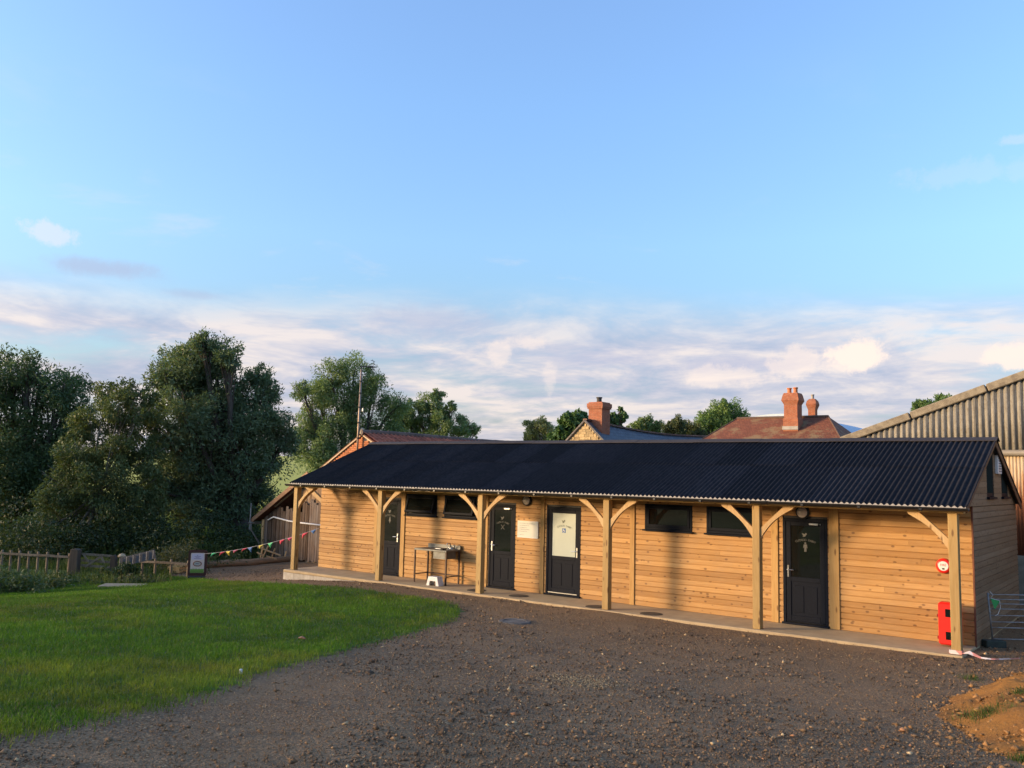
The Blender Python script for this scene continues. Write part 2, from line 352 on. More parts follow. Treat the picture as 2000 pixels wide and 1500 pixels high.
# land sheet: fine near, coarse far, reaching the horizon
ax = np.concatenate([-np.geomspace(900, 34, 34), np.linspace(-32, 44, 90), np.geomspace(46, 900, 26)])
ay = np.concatenate([-np.geomspace(700, 40, 16), np.linspace(-38, 40, 92), np.geomspace(42, 1200, 36)])
X, Y = np.meshgrid(ax, ay); nx = len(ax); i = np.arange((nx-1)*(len(ay)-1)); r, c = i//(nx-1), i % (nx-1)
F = np.stack([r*nx+c, r*nx+c+1, (r+1)*nx+c+1, (r+1)*nx+c], 1)
V = np.stack([X.ravel(), Y.ravel(), gz(X, Y).ravel()-.06-.10*ss(-40, 0, X.ravel())*0], 1)
tag(npmesh('ground', V, F, M['ground'], smooth=True), 'meadow and pasture land around the farm yard', 'ground', kind='structure')
# gravel yard
def gravel_h(x, y): return gz(x, y)-.008+.02*(vnoise(x, y, .7, 3)-.5)+.012*(vnoise(x, y, .25, 4)-.5)
LA, LB = ground_hit(326, 1115), ground_hit(622, 1093); LDIR = (LB-LA)[:2]/np.linalg.norm((LB-LA)[:2]); LB2 = LA[:2]+LDIR*9.5
gx, gy, F = grid(-14.0, 40, -34, 10.0, .16)
cx, cy = gx[F].mean(1), gy[F].mean(1)
kk = ((cx-LA[0])*LDIR[1]-(cy-LA[1])*LDIR[0] > -.12) & ~((cy < LA[1]-.3) & inpoly(cx, cy, [(a, b) for a, b in LAWN]) & (cx < 2)) & ~inpoly(cx, cy, [(-.1, .1), (17.3, .1), (17.3, 6.2), (-.1, 6.2)])
gzv = gravel_h(gx, gy)
tag(npmesh('gravel_yard', np.stack([gx, gy, gzv], 1), F[kk], M['gravel'], smooth=True), 'dark grey brown gravel yard in front of the timber building', 'yard', kind='structure')
# lawn sheet
lx, ly, F = grid(-26, 12, -34, 0.5, .2)
cx, cy = lx[F].mean(1), ly[F].mean(1)
kk = inpoly(cx, cy, LAWN)
def lawn_z(x, y): return gravel_h(x, y)+.018
tag(npmesh('lawn', np.stack([lx, ly, lawn_z(lx, ly)-.012], 1), F[kk], M['turf'], smooth=True), 'mown green lawn beside the gravel yard', 'lawn', kind='structure')

# ------------------------------------------------------------------ timber building
PX = [0.0, 3.45, 6.88, 10.41, 13.78, 17.25]; PW = .152; H = 2.347; YW = 1.109; XL, XR, YB = -.093, 17.446, 6.347
YE, ZE, YR, ZR, YK = -.127, 2.481, 3.105, 3.775, 6.32; RX0, RX1 = -.06, 17.58
SL = (ZR-ZE)/(YR-YE); ANG = math.atan(SL); SLEN = math.hypot(YR-YE, ZR-ZE)
bld = empty('timber_building', 'long low pine clad building with posts, curved braces and black corrugated roof', 'building')
def P(name, mb, m, parent=bld, **k): return mb.build(name, m, parent, **k)
# slab with blockwork showing at the low end
mb = MB(); mb.box((-.20, -.085, -.075), (17.44, YB+.1, 0.0)); P('floor_slab', mb, M['concrete'], bevel=.012)
plinth = P('plinth', MB().box((-.16, -.05, -.6), (17.40, YB, -.0755)), M['concrete'])
bmesh_block = MB().box((0, 0, 0), (.43, .06, .205)).mesh('block', M['block'])
for k in range(9):
    o = link(bpy.data.objects.new('block', bmesh_block), plinth); o.location = (-.195+k*.44, -.0795, -.284)
for k in range(5):
    o = link(bpy.data.objects.new('block', bmesh_block), plinth); o.location = (-.1925, .47+k*.44, -.284); o.rotation_euler[2] = -math.pi/2
# wall cores behind the cladding
fw = P('front_wall', MB().box((XL+.02, YW+.025, .001), (XR-.03, YW+.12, 2.75)), M['dark'])
ew = P('end_wall', MB().box((XR-.10, YW+.125, -.05), (XR-.028, YB-.02, 2.50)).prism([(YE+.14, 2.515), (YK-.1, 2.515), (YR, 3.70)], lambda a, b, d: (d, a, b), XR-.10, XR-.028), M['dark'])
bw = P('rear_wall', MB().box((XL+.02, YB-.12, -.05), (XR-.11, YB-.02, 2.46)).box((XL+.02, YW+.125, -.05), (XL+.10, YB-.125, 2.46)), M['board'])
BH = .1125
def bprofile(h): return [(0, .001), (.020, .001), (.024, .006), (.022, h-.018), (.006, h-.010), (.004, h-.001), (0, h-.001)]
def board_x(x0, x1, z, h=BH, y=YW, mat='board', parent=fw):
    mb = MB(); mb.prism(bprofile(h), lambda a, b, d: (d, y+.022-a, z+b), x0, x1)
    return mb.build('board', M[mat], parent)
S = 1.15
doors = [(2.05*S, 2.82*S), (5.54*S, 6.272*S), (7.09*S, 7.945*S), (12.158*S, 12.935*S)]
wins = [(2.995*S, 3.975*S), (4.206*S, 5.18*S), (9.423*S, 10.424*S), (10.714*S, 11.71*S)]
ZD, WZ0, WZ1 = 1.822*S, 1.45*S, 1.965*S
batt = [(1.932*S, 2.035*S), (2.84*S, 2.97*S), (5.418*S, 5.515*S), (6.943*S, 7.04*S), (9.10*S, 9.205*S), (11.95*S, 12.075*S), (12.965*S, 13.125*S)]
rb = random.Random(3)
nb = 0
for k in range(24):
    z = .004+k*BH; zt = z+BH
    cuts = [(XL, XL+.0)]
    gaps = [(a, b) for a, b in batt]
    gaps += [(a-.002, b+.002) for a, b in doors if z < ZD-.03]
    gaps += [(a-.002, b+.002) for a, b in wins if zt > WZ0+.03 and z < WZ1-.03]
    gaps.sort(); x = XL
    runs = []
    for a, b in gaps:
        if a-x > .02: runs.append((x, a))
        x = max(x, b)
    runs.append((x, XR-.025))
    for a, b in runs:
        if b-a > 1.9 and rb.random() < .35:
            m_ = a+(b-a)*rb.uniform(.3, .7); segs = [(a, m_-.0015), (m_+.0015, b)]
        else: segs = [(a, b)]
        for s0, s1 in segs: board_x(s0, s1, z); nb += 1
for a, b in batt: P('cover_strip', MB().box((a, YW-.026, .003), (b, YW+.02, 2.70)), M['trim'], fw, bevel=.004)
P('corner_trim', MB().box((XR-.024, YW-.012, -.02), (XR+.004, YW+.03, 2.52)), simple('red_brown_trim', (.16, .05, .02), (.11, .035, .015), 6, .7), ew)
# right hand end wall: cladding boards, upper gable skin standing proud
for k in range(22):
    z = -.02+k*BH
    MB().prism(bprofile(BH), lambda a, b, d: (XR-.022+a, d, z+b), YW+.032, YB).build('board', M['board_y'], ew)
def gable_y(z): t = (z-ZE)/(ZR-ZE); return YE+(YR-YE)*t+.16, YK+(YR-YK)*t-.10
gw = [(2.56, 3.36), (4.28, 5.12)]; gz0 = 2.62
k = 0; z = 2.457
while z < 3.62:
    zt = z+BH; y0, y1 = gable_y(zt-.01)[0], gable_y(zt-.01)[1]; y0b, y1b = gable_y(z)
    cuts = sorted([(a, b) for a, b in gw if zt > gz0+.02 and a < y1 and b > y0]); yy = y0; runs = []
    for a, b in cuts:
        if a-yy > .03: runs.append((yy, a))
        yy = max(yy, b)
    if y1-yy > .03: runs.append((yy, y1))
    for a, b in runs:
        a2 = y0b if abs(a-y0) < 1e-6 else a; b2 = y1b if abs(b-y1) < 1e-6 else b
        a2 = max(a2, y0-.28); b2 = min(b2, y1+.28)
        pr = [(a2, z), (b2, z), (b, zt-.004), (a, zt-.004)]
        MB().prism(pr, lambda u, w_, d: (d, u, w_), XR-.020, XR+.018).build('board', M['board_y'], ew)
    z += BH
# tall gable windows, cut by the roof slope
for j, (a, b) in enumerate(gw):
    tz = lambda y: min(ZE+(ZR-ZE)*((y-YE-.16)/(YR-YE)), ZE+(ZR-ZE)*((YK-.10-y)/(YK-YR)))-.02
    w_ = P('window', MB().prism([(a, gz0), (b, gz0), (b, tz(b)), (a+(b-a)*.5, tz(a+(b-a)*.5)), (a, tz(a))], lambda u, v, d: (d, u, v), XR-.02, XR+.006), M['upvc'], ew)
    ii = .07
    P('pane', MB().prism([(a+ii, gz0+ii), (b-ii, gz0+ii), (b-ii, tz(b)-ii), (a+(b-a)*.5, tz(a+(b-a)*.5)-ii), (a+ii, tz(a)-ii)], lambda u, v, d: (d, u, v), XR+.0065, XR+.010), M['glass_dull'], ew)
    P('sill', MB().box((XR-.01, a-.05, gz0-.045), (XR+.07, b+.05, gz0-.005)), M['upvc'], ew)
vt = P('vent', MB().box((XR+.0185, 3.56, 3.08), (XR+.075, 4.02, 3.46)), M['white'], ew, bevel=.006)
for k in range(6): P('vent_slat', MB().box((XR+.0755, 3.66, 3.12+k*.052), (XR+.080, 3.97, 3.148+k*.052)), simple('vent_grey', (.22, .22, .24), None, 4) if k == 0 else bpy.data.materials['vent_grey'], ew)
# posts, braces, beam
for x in PX: P('post', MB().box((x, 0, 0.001), (x+PW, PW, H)), M['post'], bevel=.008)
P('eaves_beam', MB().box((PX[0]-.05, -.012, H+.0005), (17.50, PW-.01, H+.082)), M['beam'], bevel=.004)
P('wall_plate', MB().box((PX[0]-.05, .004, H+.0825), (17.50, PW-.02, H+.150)), M['beam'], bevel=.003)
def brace_mesh():
    W_, L_, t = .66, .63, .135
    outer = []; inner = []
    for k in range(9):                  # straight back, hollowed underside
        s = k/8
        bx, bz = W_-.01-(W_-.01)*s, 0-(L_-.015)*s
        sag = .055*math.sin(math.pi*s)
        nxx, nzz = L_/math.hypot(W_, L_), -W_/math.hypot(W_, L_)
        outer.append((bx+nxx*-.0, bz)); 
    p0 = (W_-.20, 0.0); p1 = (0.0, -(L_-.20)); q0 = (W_, 0.0); q0b = (W_-.03, -.045); q1 = (0.0, -L_)
    under = []
    for k in range(9):
        s = k/8; x = q0b[0]*(1-s)+q1[0]*s; z = q0b[1]*(1-s)+q1[1]*s; b = .07*math.sin(math.pi*s)
        under.append((x-b*.69, z+b*.72))
    poly = [p0, q0]+under+[p1]
    return poly
bp = brace_mesh()
for i, x in enumerate(PX):
    for sgn in (-1, 1):
        if (i == 0 and sgn < 0) or (i == 5 and sgn > 0): continue
        ox = x if sgn < 0 else x+PW
        P('brace', MB().prism(bp, lambda a, b, d: (ox+sgn*a, d, H-.002+b), .035, .105), M['brace'], bevel=.003)
P('brace', MB().prism(bp, lambda a, b, d: (PX[0]+d, PW+a, H-.002+b), .04, .11), M['brace'], bevel=.003)
P('tie_beam', MB().box((PX[0]+.02, PW+.001, H+.0), (PX[0]+.13, YW, H+.12)), M['beam'])
# roof: corrugated sheets in two courses on the front, one on the rear
NC = 20; SW = (RX1-RX0)/NC; PIT = SW/9
def sheet(L, name='roof_sheet'):
    n = 9*8; us = np.linspace(0, SW+.012, n+1); hs = .0175*np.cos(us/PIT*2*math.pi); V = []; F = []
    for dz in (0.0, -.005):
        for v in (0, L):
            for u, h in zip(us, hs): V.append((u, v, h+dz))
    m_ = n+1
    for k in range(n):
        F.append((k, k+1, m_+k+1, m_+k)); F.append((2*m_+k, 3*m_+k, 3*m_+k+1, 2*m_+k+1)); F.append((k, 2*m_+k, 2*m_+k+1, k+1)); F.append((m_+k, m_+k+1, 3*m_+k+1, 3*m_+k))
    F += [(0, m_, 3*m_, 2*m_), (n, 2*m_+n, 3*m_+n, m_+n)]
    me = bpy.data.meshes.new(name); me.from_pydata(V, [], F); me.materials.append(M['roof']); me.update()
    return me
roof = P('roof', MB().prism([(YE+.12, ZE-.015), (YR, ZR-.085), (YK-.12, ZE-.015), (YK-.12, ZE-.035), (YR, ZR-.12), (YE+.12, ZE-.035)], lambda a, b, d: (d, a, b), RX0+.05, RX1-.05), M['dark'])
LAP = .53*SLEN; s1, s2, s3 = sheet(LAP+.10), sheet(SLEN-LAP-.02), sheet(SLEN-.02)
for k in range(NC):
    for me, v0, up in ((s1, 0.0, 0.0), (s2, LAP, .0075)):
        o = link(bpy.data.objects.new('roof_sheet', me), roof)
        o.location = (RX0+k*SW, YE+v0*math.cos(ANG)-up*math.sin(ANG), ZE-.012+v0*math.sin(ANG)+up*math.cos(ANG)+(.0025 if k % 2 else 0)); o.rotation_euler = (ANG, 0, 0)
    o = link(bpy.data.objects.new('roof_sheet', s3), roof); o.location = (RX0+(k+1)*SW, YK, ZE-.012+(.0025 if k % 2 else 0)); o.rotation_euler = (ANG, 0, math.pi)
# ridge capping in lengths
nr = 11; rl = (RX1-RX0+.04)/nr
prof = []
for y_, z_ in ((-.20, -.072), (-.10, -.030), (-.03, -.004), (0, .002), (.03, -.004), (.10, -.030), (.20, -.072)): prof.append((YR+y_, ZR+.022+z_))
prof += [(a, b-.012) for a, b in reversed(prof)]
for k in range(nr):
    z_ = .005*(k % 2)
    P('ridge_cap', MB().prism(prof, lambda a, b, d: (d, a, b+z_), RX0-.01+k*rl-.02, RX0-.01+(k+1)*rl), M['ridge'], roof)
# eaves filler with scalloped top, gutter and its joints
n = 20*9*6; us = np.linspace(RX0+.02, RX1-.02, n); mb = MB(); vs = []
for u in us:
    h = .0175*math.cos((u-RX0)/PIT*2*math.pi); vs += [(u, YE+.006, ZE-.045), (u, YE+.006, ZE-.020+h)]
mb.add(vs, [(2*k, 2*k+2, 2*k+3, 2*k+1) for k in range(n-1)])
fl = P('eaves_filler', mb, M['filler'], roof); so = fl.modifiers.new('t', 'SOLIDIFY'); so.thickness = .012; so.offset = 0
gp = [(.062*math.cos(t), .062*math.sin(t)) for t in np.linspace(math.pi, 2*math.pi, 11)] + [(.058*math.cos(t), .058*math.sin(t)) for t in np.linspace(2*math.pi, math.pi, 11)]
gut = P('gutter', MB().prism(gp, lambda a, b, d: (d, YE-.035+a, ZE-.040+b), RX0-.10, RX1+.03), M['gutter'])
for x in np.arange(.55, 17.5, 1.02): P('gutter_bracket', MB().box((x-.03, YE-.101, ZE-.108), (x+.03, YE+.03, ZE-.052)), M['gutter'], gut, bevel=.008)
for x in np.arange(1.9, 17.0, 3.05): P('gutter_union', MB().prism([(1.14*a, 1.14*b) for a, b in gp[:11]]+[(.07, .004), (-.07, .004)], lambda a, b, d: (d, YE-.035+a, ZE-.0405+b), x-.055, x+.055), M['gutter'], gut)
P('fascia_board', MB().box((RX0+.03, YE+.04, ZE-.10), (RX1-.03, YE+.062, ZE-.03)), M['black'], gut)
# verge boards on the right hand gable
mb = MB(); mb.bar((RX1-.028, YE+.06, ZE-.075), (RX1-.028, YR, ZR-.078), .022, .10); mb.bar((RX1-.028, YK-.02, ZE-.09), (RX1-.028, YR, ZR-.082), .022, .12)
P('verge_board', mb, wood('verge_wood', (.16, .075, .035), (.10, .045, .022), 'y', False), roof)
# doors
def door(i, glass, lab, handle_left, closer):
    a, b = doors[i]; w_ = b-a; y = YW
    d = P('door', MB().box((a, y-.004, .045), (a+.055, y+.06, ZD)).box((b-.055, y-.004, .045), (b, y+.06, ZD)).box((a+.055, y-.004, ZD-.06), (b-.055, y+.06, ZD)), M['upvc'], bld, bevel=.004)
    d['label'] = lab
    x0, x1 = a+.058, b-.058; z0, z1 = .05, ZD-.063; zm = z0+.40*(z1-z0)
    st = .10
    lf = MB()                            # stiles and rails
    lf.box((x0, y+.008, z0), (x0+st, y+.05, z1)); lf.box((x1-st, y+.008, z0), (x1, y+.05, z1))
    lf.box((x0+st, y+.008, z1-.085), (x1-st, y+.05, z1)); lf.box((x0+st, y+.008, zm), (x1-st, y+.05, zm+.09)); lf.box((x0+st, y+.008, z0), (x1-st, y+.05, z0+.13))
    P('leaf', lf, M['upvc'], d, bevel=.006)
    P('pane', MB().box((x0+st, y+.022, zm+.09), (x1-st, y+.034, z1-.085)), glass, d)
    P('lower_panel', MB().box((x0+st, y+.024, z0+.13), (x1-st, y+.04, zm)), M['upvc'], d)
    pw = (x1-x0-2*st); 
    for k in (0, 1):
        cx0 = x0+st+pw*(.10+.46*k); cx1 = cx0+pw*.33
        mb = MB(); zz0, zz1 = z0+.19, zm-.08
        mb.box((cx0, y+.014, zz0), (cx1, y+.0235, zz1))
        P('raised_panel', mb, M['upvc'], d, bevel=.009)
    P('threshold', MB().box((a-.02, y-.055, .002), (b+.02, y+.06, .044)), M['upvc'], d, bevel=.006)
    P('drip_bar', MB().box((x0+.02, y-.016, z0+.012), (x1-.02, y+.007, z0+.03)), M['metal'] if i == 2 else M['upvc'], d)
    hx = x0+.045 if handle_left else x1-.045; hz = z0+.50*(z1-z0)
    hd = MB().box((hx-.016, y-.006, hz-.115), (hx+.016, y+.008, hz+.115)); s_ = 1 if handle_left else -1
    hd.tube([(hx, y-.004, hz+.03), (hx, y-.05, hz+.03), (hx+s_*.02, y-.055, hz+.03), (hx+s_*.125, y-.052, hz+.026)], .0095, 8)
    P('handle', hd, M['metal'], d)
    if closer: P('door_closer', MB().box((x1-.30, y-.03, z1-.062), (x1-.12, y+.007, z1-.022)).box((x1-.09, y-.02, z1-.058), (x1-.075, y+.007, z1-.025)), M['metal'], d, bevel=.006)
    cx = (x0+x1)/2; gt = z1-.085
    return d, cx, gt, y+.022
def text_mesh(s, size):
    cu = bpy.data.curves.new('txt', 'FONT'); cu.body = s; cu.size = size; cu.align_x = 'CENTER'; cu.resolution_u = 2
    o = bpy.data.objects.new('txt', cu); COL.objects.link(o); dg = bpy.context.evaluated_depsgraph_get(); me = o.evaluated_get(dg).to_mesh()
    v = [tuple(q.co) for q in me.vertices]; f = [tuple(p_.vertices) for p_ in me.polygons]
    o.evaluated_get(dg).to_mesh_clear(); bpy.data.objects.remove(o); return v, f
def flat(mb, poly, cx, z, y, sc): mb.add([(cx+a*sc, y, z+b*sc) for a, b in poly], [tuple(range(len(poly)))])
BIRD = [(-1.0, 1.0), (-.55, .78), (-.10, .70), (.12, .62), (.10, .86), (.28, 1.02), (.52, 1.02), (.66, .86), (.70, .60), (.60, .30), (.52, .52), (.40, .48), (.34, .10), (.10, -.14), (-.30, -.22), (-.78, -.24), (-.50, -.04), (-.58, .22), (-.72, .52)]
def emblem(d, cx, gt, y, mat_, drop, symbol):
    mb = MB(); z = gt-drop; yy = y-.003
    flat(mb, BIRD, cx-.01, z, yy, .062)
    word = 'CUCKOO FARM'; n_ = len(word); Rr = .44
    for k, ch in enumerate(word):
        if ch == ' ': continue
        th = (k-(n_-1)/2)*.080
        v, f = text_mesh(ch, .062); c_, s_ = math.cos(-th), math.sin(-th)
        mb.add([(cx+Rr*math.sin(th)+(a*c_-b*s_), yy, z-.095-Rr+Rr*math.cos(th)+(a*s_+b*c_)) for a, b, _ in v], f)
    zs = z-.115
    if symbol == 'man':
        flat(mb, [(.028*math.cos(t), -.02+.028*math.sin(t)) for t in np.linspace(0, 6.0, 12)], cx, zs-.01, yy, .68)
        flat(mb, [(-.05, -.055), (.05, -.055), (.062, -.16), (.045, -.165), (.034, -.09), (.030, -.27), (.004, -.27), (0, -.18), (-.004, -.27), (-.030, -.27), (-.034, -.09), (-.045, -.165), (-.062, -.16)], cx, zs-.01, yy, .68)
    if symbol == 'woman':
        flat(mb, [(.024*math.cos(t), -.02+.024*math.sin(t)) for t in np.linspace(0, 6.0, 12)], cx, zs-.01, yy, .68)
        flat(mb, [(-.03, -.05), (.03, -.05), (.055, -.18), (.018, -.18), (.012, -.26), (-.012, -.26), (-.018, -.18), (-.055, -.18)], cx, zs-.01, yy, .68)
    if symbol == 'tools':
        for s_ in (-1, 1):
            flat(mb, [(s_*-.085, -.19), (s_*-.068, -.20), (s_*.07, -.05), (s_*.085, -.01), (s_*.055, -.035)], cx, zs-.01, yy, .68)
    P('emblem', mb, mat_, d)
    if symbol == 'wheelchair':
        P('sticker', MB().box((cx-.05, yy-.001, zs-.125), (cx+.05, yy+.002, zs-.018)), M['blue'], d)
        m2 = MB(); flat(m2, [(-.018, -.03), (-.004, -.03), (-.002, -.062), (.022, -.066), (.030, -.10), (.020, -.104), (.012, -.078), (-.016, -.076)], cx-.004, zs, yy-.003, 1)
        pts = [(cx-.006+.026*math.cos(t), yy-.003, zs-.092+.026*math.sin(t)) for t in np.linspace(2.0, 5.6, 10)]
        m2.tube(pts, .0035, 5); P('wheelchair_symbol', m2, M['board_white'], d)
d1 = door(0, M['glass'], 'dark half glazed door behind second post, bird emblem and figure on its pane', False, False); emblem(*d1, M['logo'], .22, 'woman')
d2 = door(1, M['glass'], 'dark half glazed door left of the whiteboard', True, True); emblem(*d2, M['logo_faint'], .22, 'tools')
d3 = door(2, M['frost'], 'door with frosted white pane and blue wheelchair sticker', False, False); emblem(*d3, M['logo_dark'], .22, 'wheelchair')
d4 = door(3, M['glass'], 'rightmost dark half glazed door with a man symbol', True, True); emblem(*d4, M['logo'], .20, 'man')
# windows
interior = simple('interior_wall', (.42, .40, .34), None, 3, .8)
def window(i, tilt, lab):
    a, b = wins[i]; y = YW; w = P('window', MB().box((a, y-.012, WZ0+.03), (a+.05, y+.06, WZ1)).box((b-.05, y-.012, WZ0+.03), (b, y+.06, WZ1)).box((a+.05, y-.012, WZ1-.05), (b-.05, y+.06, WZ1)).box((a+.05, y-.012, WZ0+.03), (b-.05, y+.06, WZ0+.08)), M['upvc'], bld, bevel=.004)
    w['label'] = lab
    x0, x1, z0, z1 = a+.055, b-.055, WZ0+.085, WZ1-.055
    Mx = Matrix.Translation((0, y-.004, z1)) @ Matrix.Rotation(-tilt, 4, 'X') @ Matrix.Translation((0, -(y-.004), -z1))
    sm = MB()
    for q0, q1 in (((x0, y-.022, z0), (x0+.055, y+.03, z1)), ((x1-.055, y-.022, z0), (x1, y+.03, z1)), ((x0+.055, y-.022, z1-.055), (x1-.055, y+.03, z1)), ((x0+.055, y-.022, z0), (x1-.055, y+.03, z0+.06))): sm.box(q0, q1, 0, Mx)
    P('sash', sm, M['upvc'], w, bevel=.004)
    P('pane', MB().box((x0+.055, y-.002, z0+.06), (x1-.055, y+.008, z1-.055), 0, Mx), M['glass'], w)
    P('sill', MB().box((a-.035, y-.075, WZ0-.005), (b+.035, y+.02, WZ0+.027)), M['upvc'], w, bevel=.004)
    return w
window(0, .30, 'top hung window propped open, left of the pair beside the second post'); window(1, .26, 'top hung window propped open, behind the third post brace')
window(2, 0.0, 'closed dark window right of the fourth post'); window(3, 0.0, 'closed dark window behind the fifth post brace')

# ------------------------------------------------------------------ fittings on the wall
def wall_lamp(x, z, lab):
    o = empty('bulkhead_light', lab, 'wall light', (x, YW-.002, z), group='round bulkhead lights under the eaves')
    MB().lathe([(.001, .05), (.10, .05), (.135, .035), (.14, 0), (.12, 0)], (0, 0, 0), 24, 'y').build('rim', M['black'], o, smooth=False)
    MB().lathe([(.0, .088), (.05, .082), (.085, .066), (.105, .0505)], (0, 0, 0), 24, 'y').build('diffuser', simple('opal_diffuser', (.70, .62, .54), None, 3, .4), o, smooth=True)
wall_lamp(6.571*S, 1.93*S, 'round black rimmed light above the whiteboard'); wall_lamp(12.515*S, 1.93*S, 'round black rimmed light above the rightmost door')
tag(MB().box((8.52*S, YW-.10, 1.86*S), (8.70*S, YW-.026, 1.985*S)).build('junction_box', M['black'], bevel=.01), 'small black box on the wall behind the fourth post', 'box')
wb = empty('whiteboard', 'small whiteboard with blue handwriting between two dark doors', 'whiteboard', (6.35*S, YW-.003, 1.146*S))
MB().box((0, -.018, 0), (.60, 0, .385)).build('panel', M['board_white'], wb)
MB().box((-.012, -.022, -.012), (.612, .0, -.0005)).box((-.012, -.022, .3855), (.612, 0, .397)).box((-.012, -.022, 0), (-.0005, 0, .385)).box((.6005, -.022, 0), (.612, 0, .385)).build('frame', M['white'], wb)
mb = MB(); rw = random.Random(5)
for ln, (z, x1) in enumerate(((.335, .52), (.285, .30), (.235, .28), (.19, .30), (.145, .27), (.06, .16))):
    x = .05
    while x < x1:
        l = rw.uniform(.02, .06); pts = [(x+l*q/6, -.0205, z+.010*math.sin(q*2.3+ln)+rw.uniform(-.004, .004)) for q in range(7)]; mb.tube(pts, .0016, 4); x += l+.014
mb.build('handwriting', M['pen'], wb)
bell = empty('fire_bell', 'red round fire alarm bell with white disc on the right hand wall', 'fire bell', (14.745*S, YW-.002, 1.187*S))
MB().lathe([(.0, .07), (.095, .068), (.125, .05), (.135, .02), (.135, 0)], (0, 0, 0), 28, 'y').build('gong', M['red'], bell, smooth=True)
MB().lathe([(.0, .0745), (.083, .0735), (.086, .066)], (0, 0, 0), 28, 'y').build('disc', M['white'], bell)
mb = MB(); v, f = text_mesh('FIRE', .055); mb.add([(a, -.0765, b+.0) for a, b, _ in v], f); mb.build('lettering', M['red'], bell)
MB().box((-.02, -.0775, -.062), (.02, -.0735, -.035)).build('call_point', M['black'], bell)
ex = empty('extinguisher_cabinet', 'bright red double fire extinguisher cabinet leaning at the last post', 'fire cabinet', (16.92, .66, 0))
hh = .765; mb = MB()
mb.box((0, 0, .02), (.36, .22, hh-.03)); mb.box((.03, .015, hh-.03), (.33, .21, hh))
MB().box((0, 0, .03), (.36, .22, hh)).build('shell', M['red'], ex, bevel=.035)
dr = MB().box((.012, -.02, .05), (.348, -.0005, hh-.02)).build('front', M['red'], ex, bevel=.012)
for zz in (.13, .52): MB().box((.125, -.025, zz), (.245, -.0205, zz+.135)).build('viewing_window', M['glass'], ex)
for zz in (.12, .50): MB().box((-.022, .03, zz), (-.0005, .07, zz+.05)).build('latch', simple('latch_red', (.25, .01, .008), None, 5, .5), ex, bevel=.004)

# ------------------------------------------------------------------ things on the slab and round it
sk = empty('sink_table', 'stainless steel sink table with dark legs against the pine wall', 'sink', (4.36, .50, 0))
TW, TD, TH = 1.12, .56, .88
MB().box((0, 0, TH-.045), (.60, TD, TH)).box((.6005, 0, TH-.045), (.64, TD, TH)).box((1.06, 0, TH-.045), (TW, TD, TH)).box((.6405, 0, TH-.045), (1.0595, .05, TH)).box((.6405, .44, TH-.045), (1.0595, TD, TH)).build('worktop', M['steel'], sk, bevel=.004)
MB().box((0, TD-.02, TH+.0005), (TW, TD, TH+.10)).build('splashback', M['steel'], sk)
MB().box((.64, .05, TH-.23), (1.06, .44, TH-.225)).box((.64, .05, TH-.225), (.644, .44, TH-.0455)).box((1.056, .05, TH-.225), (1.06, .44, TH-.0455)).box((.6445, .05, TH-.225), (1.0555, .054, TH-.0455)).box((.6445, .436, TH-.225), (1.0555, .44, TH-.0455)).build('bowl', M['steel'], sk)
for lx_, ly_ in ((.0, .01), (TW-.035, .01), (.0, TD-.045), (TW-.035, TD-.045)): MB().box((lx_, ly_, 0), (lx_+.035, ly_+.035, TH-.0455)).build('leg', M['legsteel'], sk)
for lx_ in (.005, TW-.03): MB().box((lx_, .0455, .20), (lx_+.025, TD-.0455, .225)).build('stretcher', M['legsteel'], sk)
MB().box((.036, TD-.04, .20), (TW-.036, TD-.015, .225)).build('stretcher', M['legsteel'], sk)
MB().tube([(.85, .47, TH), (.85, .47, TH+.10), (.85, .44, TH+.15), (.85, .36, TH+.16), (.85, .32, TH+.12)], .014, 8).box((.76, .45, TH), (.94, .50, TH+.03)).tube([(.77, .475, TH+.03), (.77, .475, TH+.07), (.74, .46, TH+.075)], .012, 8).tube([(.93, .475, TH+.03), (.93, .475, TH+.07), (.96, .46, TH+.075)], .012, 8).build('tap', M['metal'], sk, smooth=True)
tr_ = empty('washing_up_tray', 'small black and white tray on the steel sink top', 'tray', (4.96, .62, TH+.001))
MB().box((0, 0, 0), (.30, .17, .035)).build('tray_body', M['black'], tr_, bevel=.012); MB().box((.04, -.003, .012), (.22, -.0005, .030)).build('tray_label', M['white'], tr_)
st = empty('step_stool', 'white plastic step stool under the sink table', 'step stool', (5.07, .26, 0.001), .10)
mb = MB(); q = [(-.02, .0), (.075, .0), (.085, .115), (.265, .115), (.275, 0), (.37, 0), (.315, .225), (.035, .225)]
mb.prism(q, lambda a, b, d: (a, d, b), 0, .018); mb.prism(q, lambda a, b, d: (a, d, b), .20, .218); MB()
mb.box((.036, .0185, .205), (.314, .1995, .225)); mb.prism([(-.02, 0), (-.004, 0), (.052, .20), (.035, .20)], lambda a, b, d: (a, d, b), .0185, .1995); mb.prism([(.354, 0), (.37, 0), (.315, .20), (.298, .20)], lambda a, b, d: (a, d, b), .0185, .1995)
mb.build('stool_shell', M['white'], st, bevel=.004)
mb = MB()
for k in range(6): mb.box((.06+k*.042, .03, .2255), (.075+k*.042, .19, .229))
mb.build('tread_rib', M['white'], st)
for (x, y, lab) in ((6.57, .42, 'round iron drain cover at the foot of the third post'), (7.89, .39, 'round iron drain cover before the frosted glass door'), (10.12, .24, 'round iron drain cover at the foot of the fourth post'), (11.48, .23, 'round iron drain cover right of the fourth post, on open slab')):
    tag(MB().lathe([(.0, .009), (.20, .009), (.205, .006), (.235, .007), (.24, .0012)], (x, y, 0), 28).build('drain_cover', M['cover']), lab, 'drain cover', 'round covers set in the slab')
dc = ground_hit(1005, 1215)
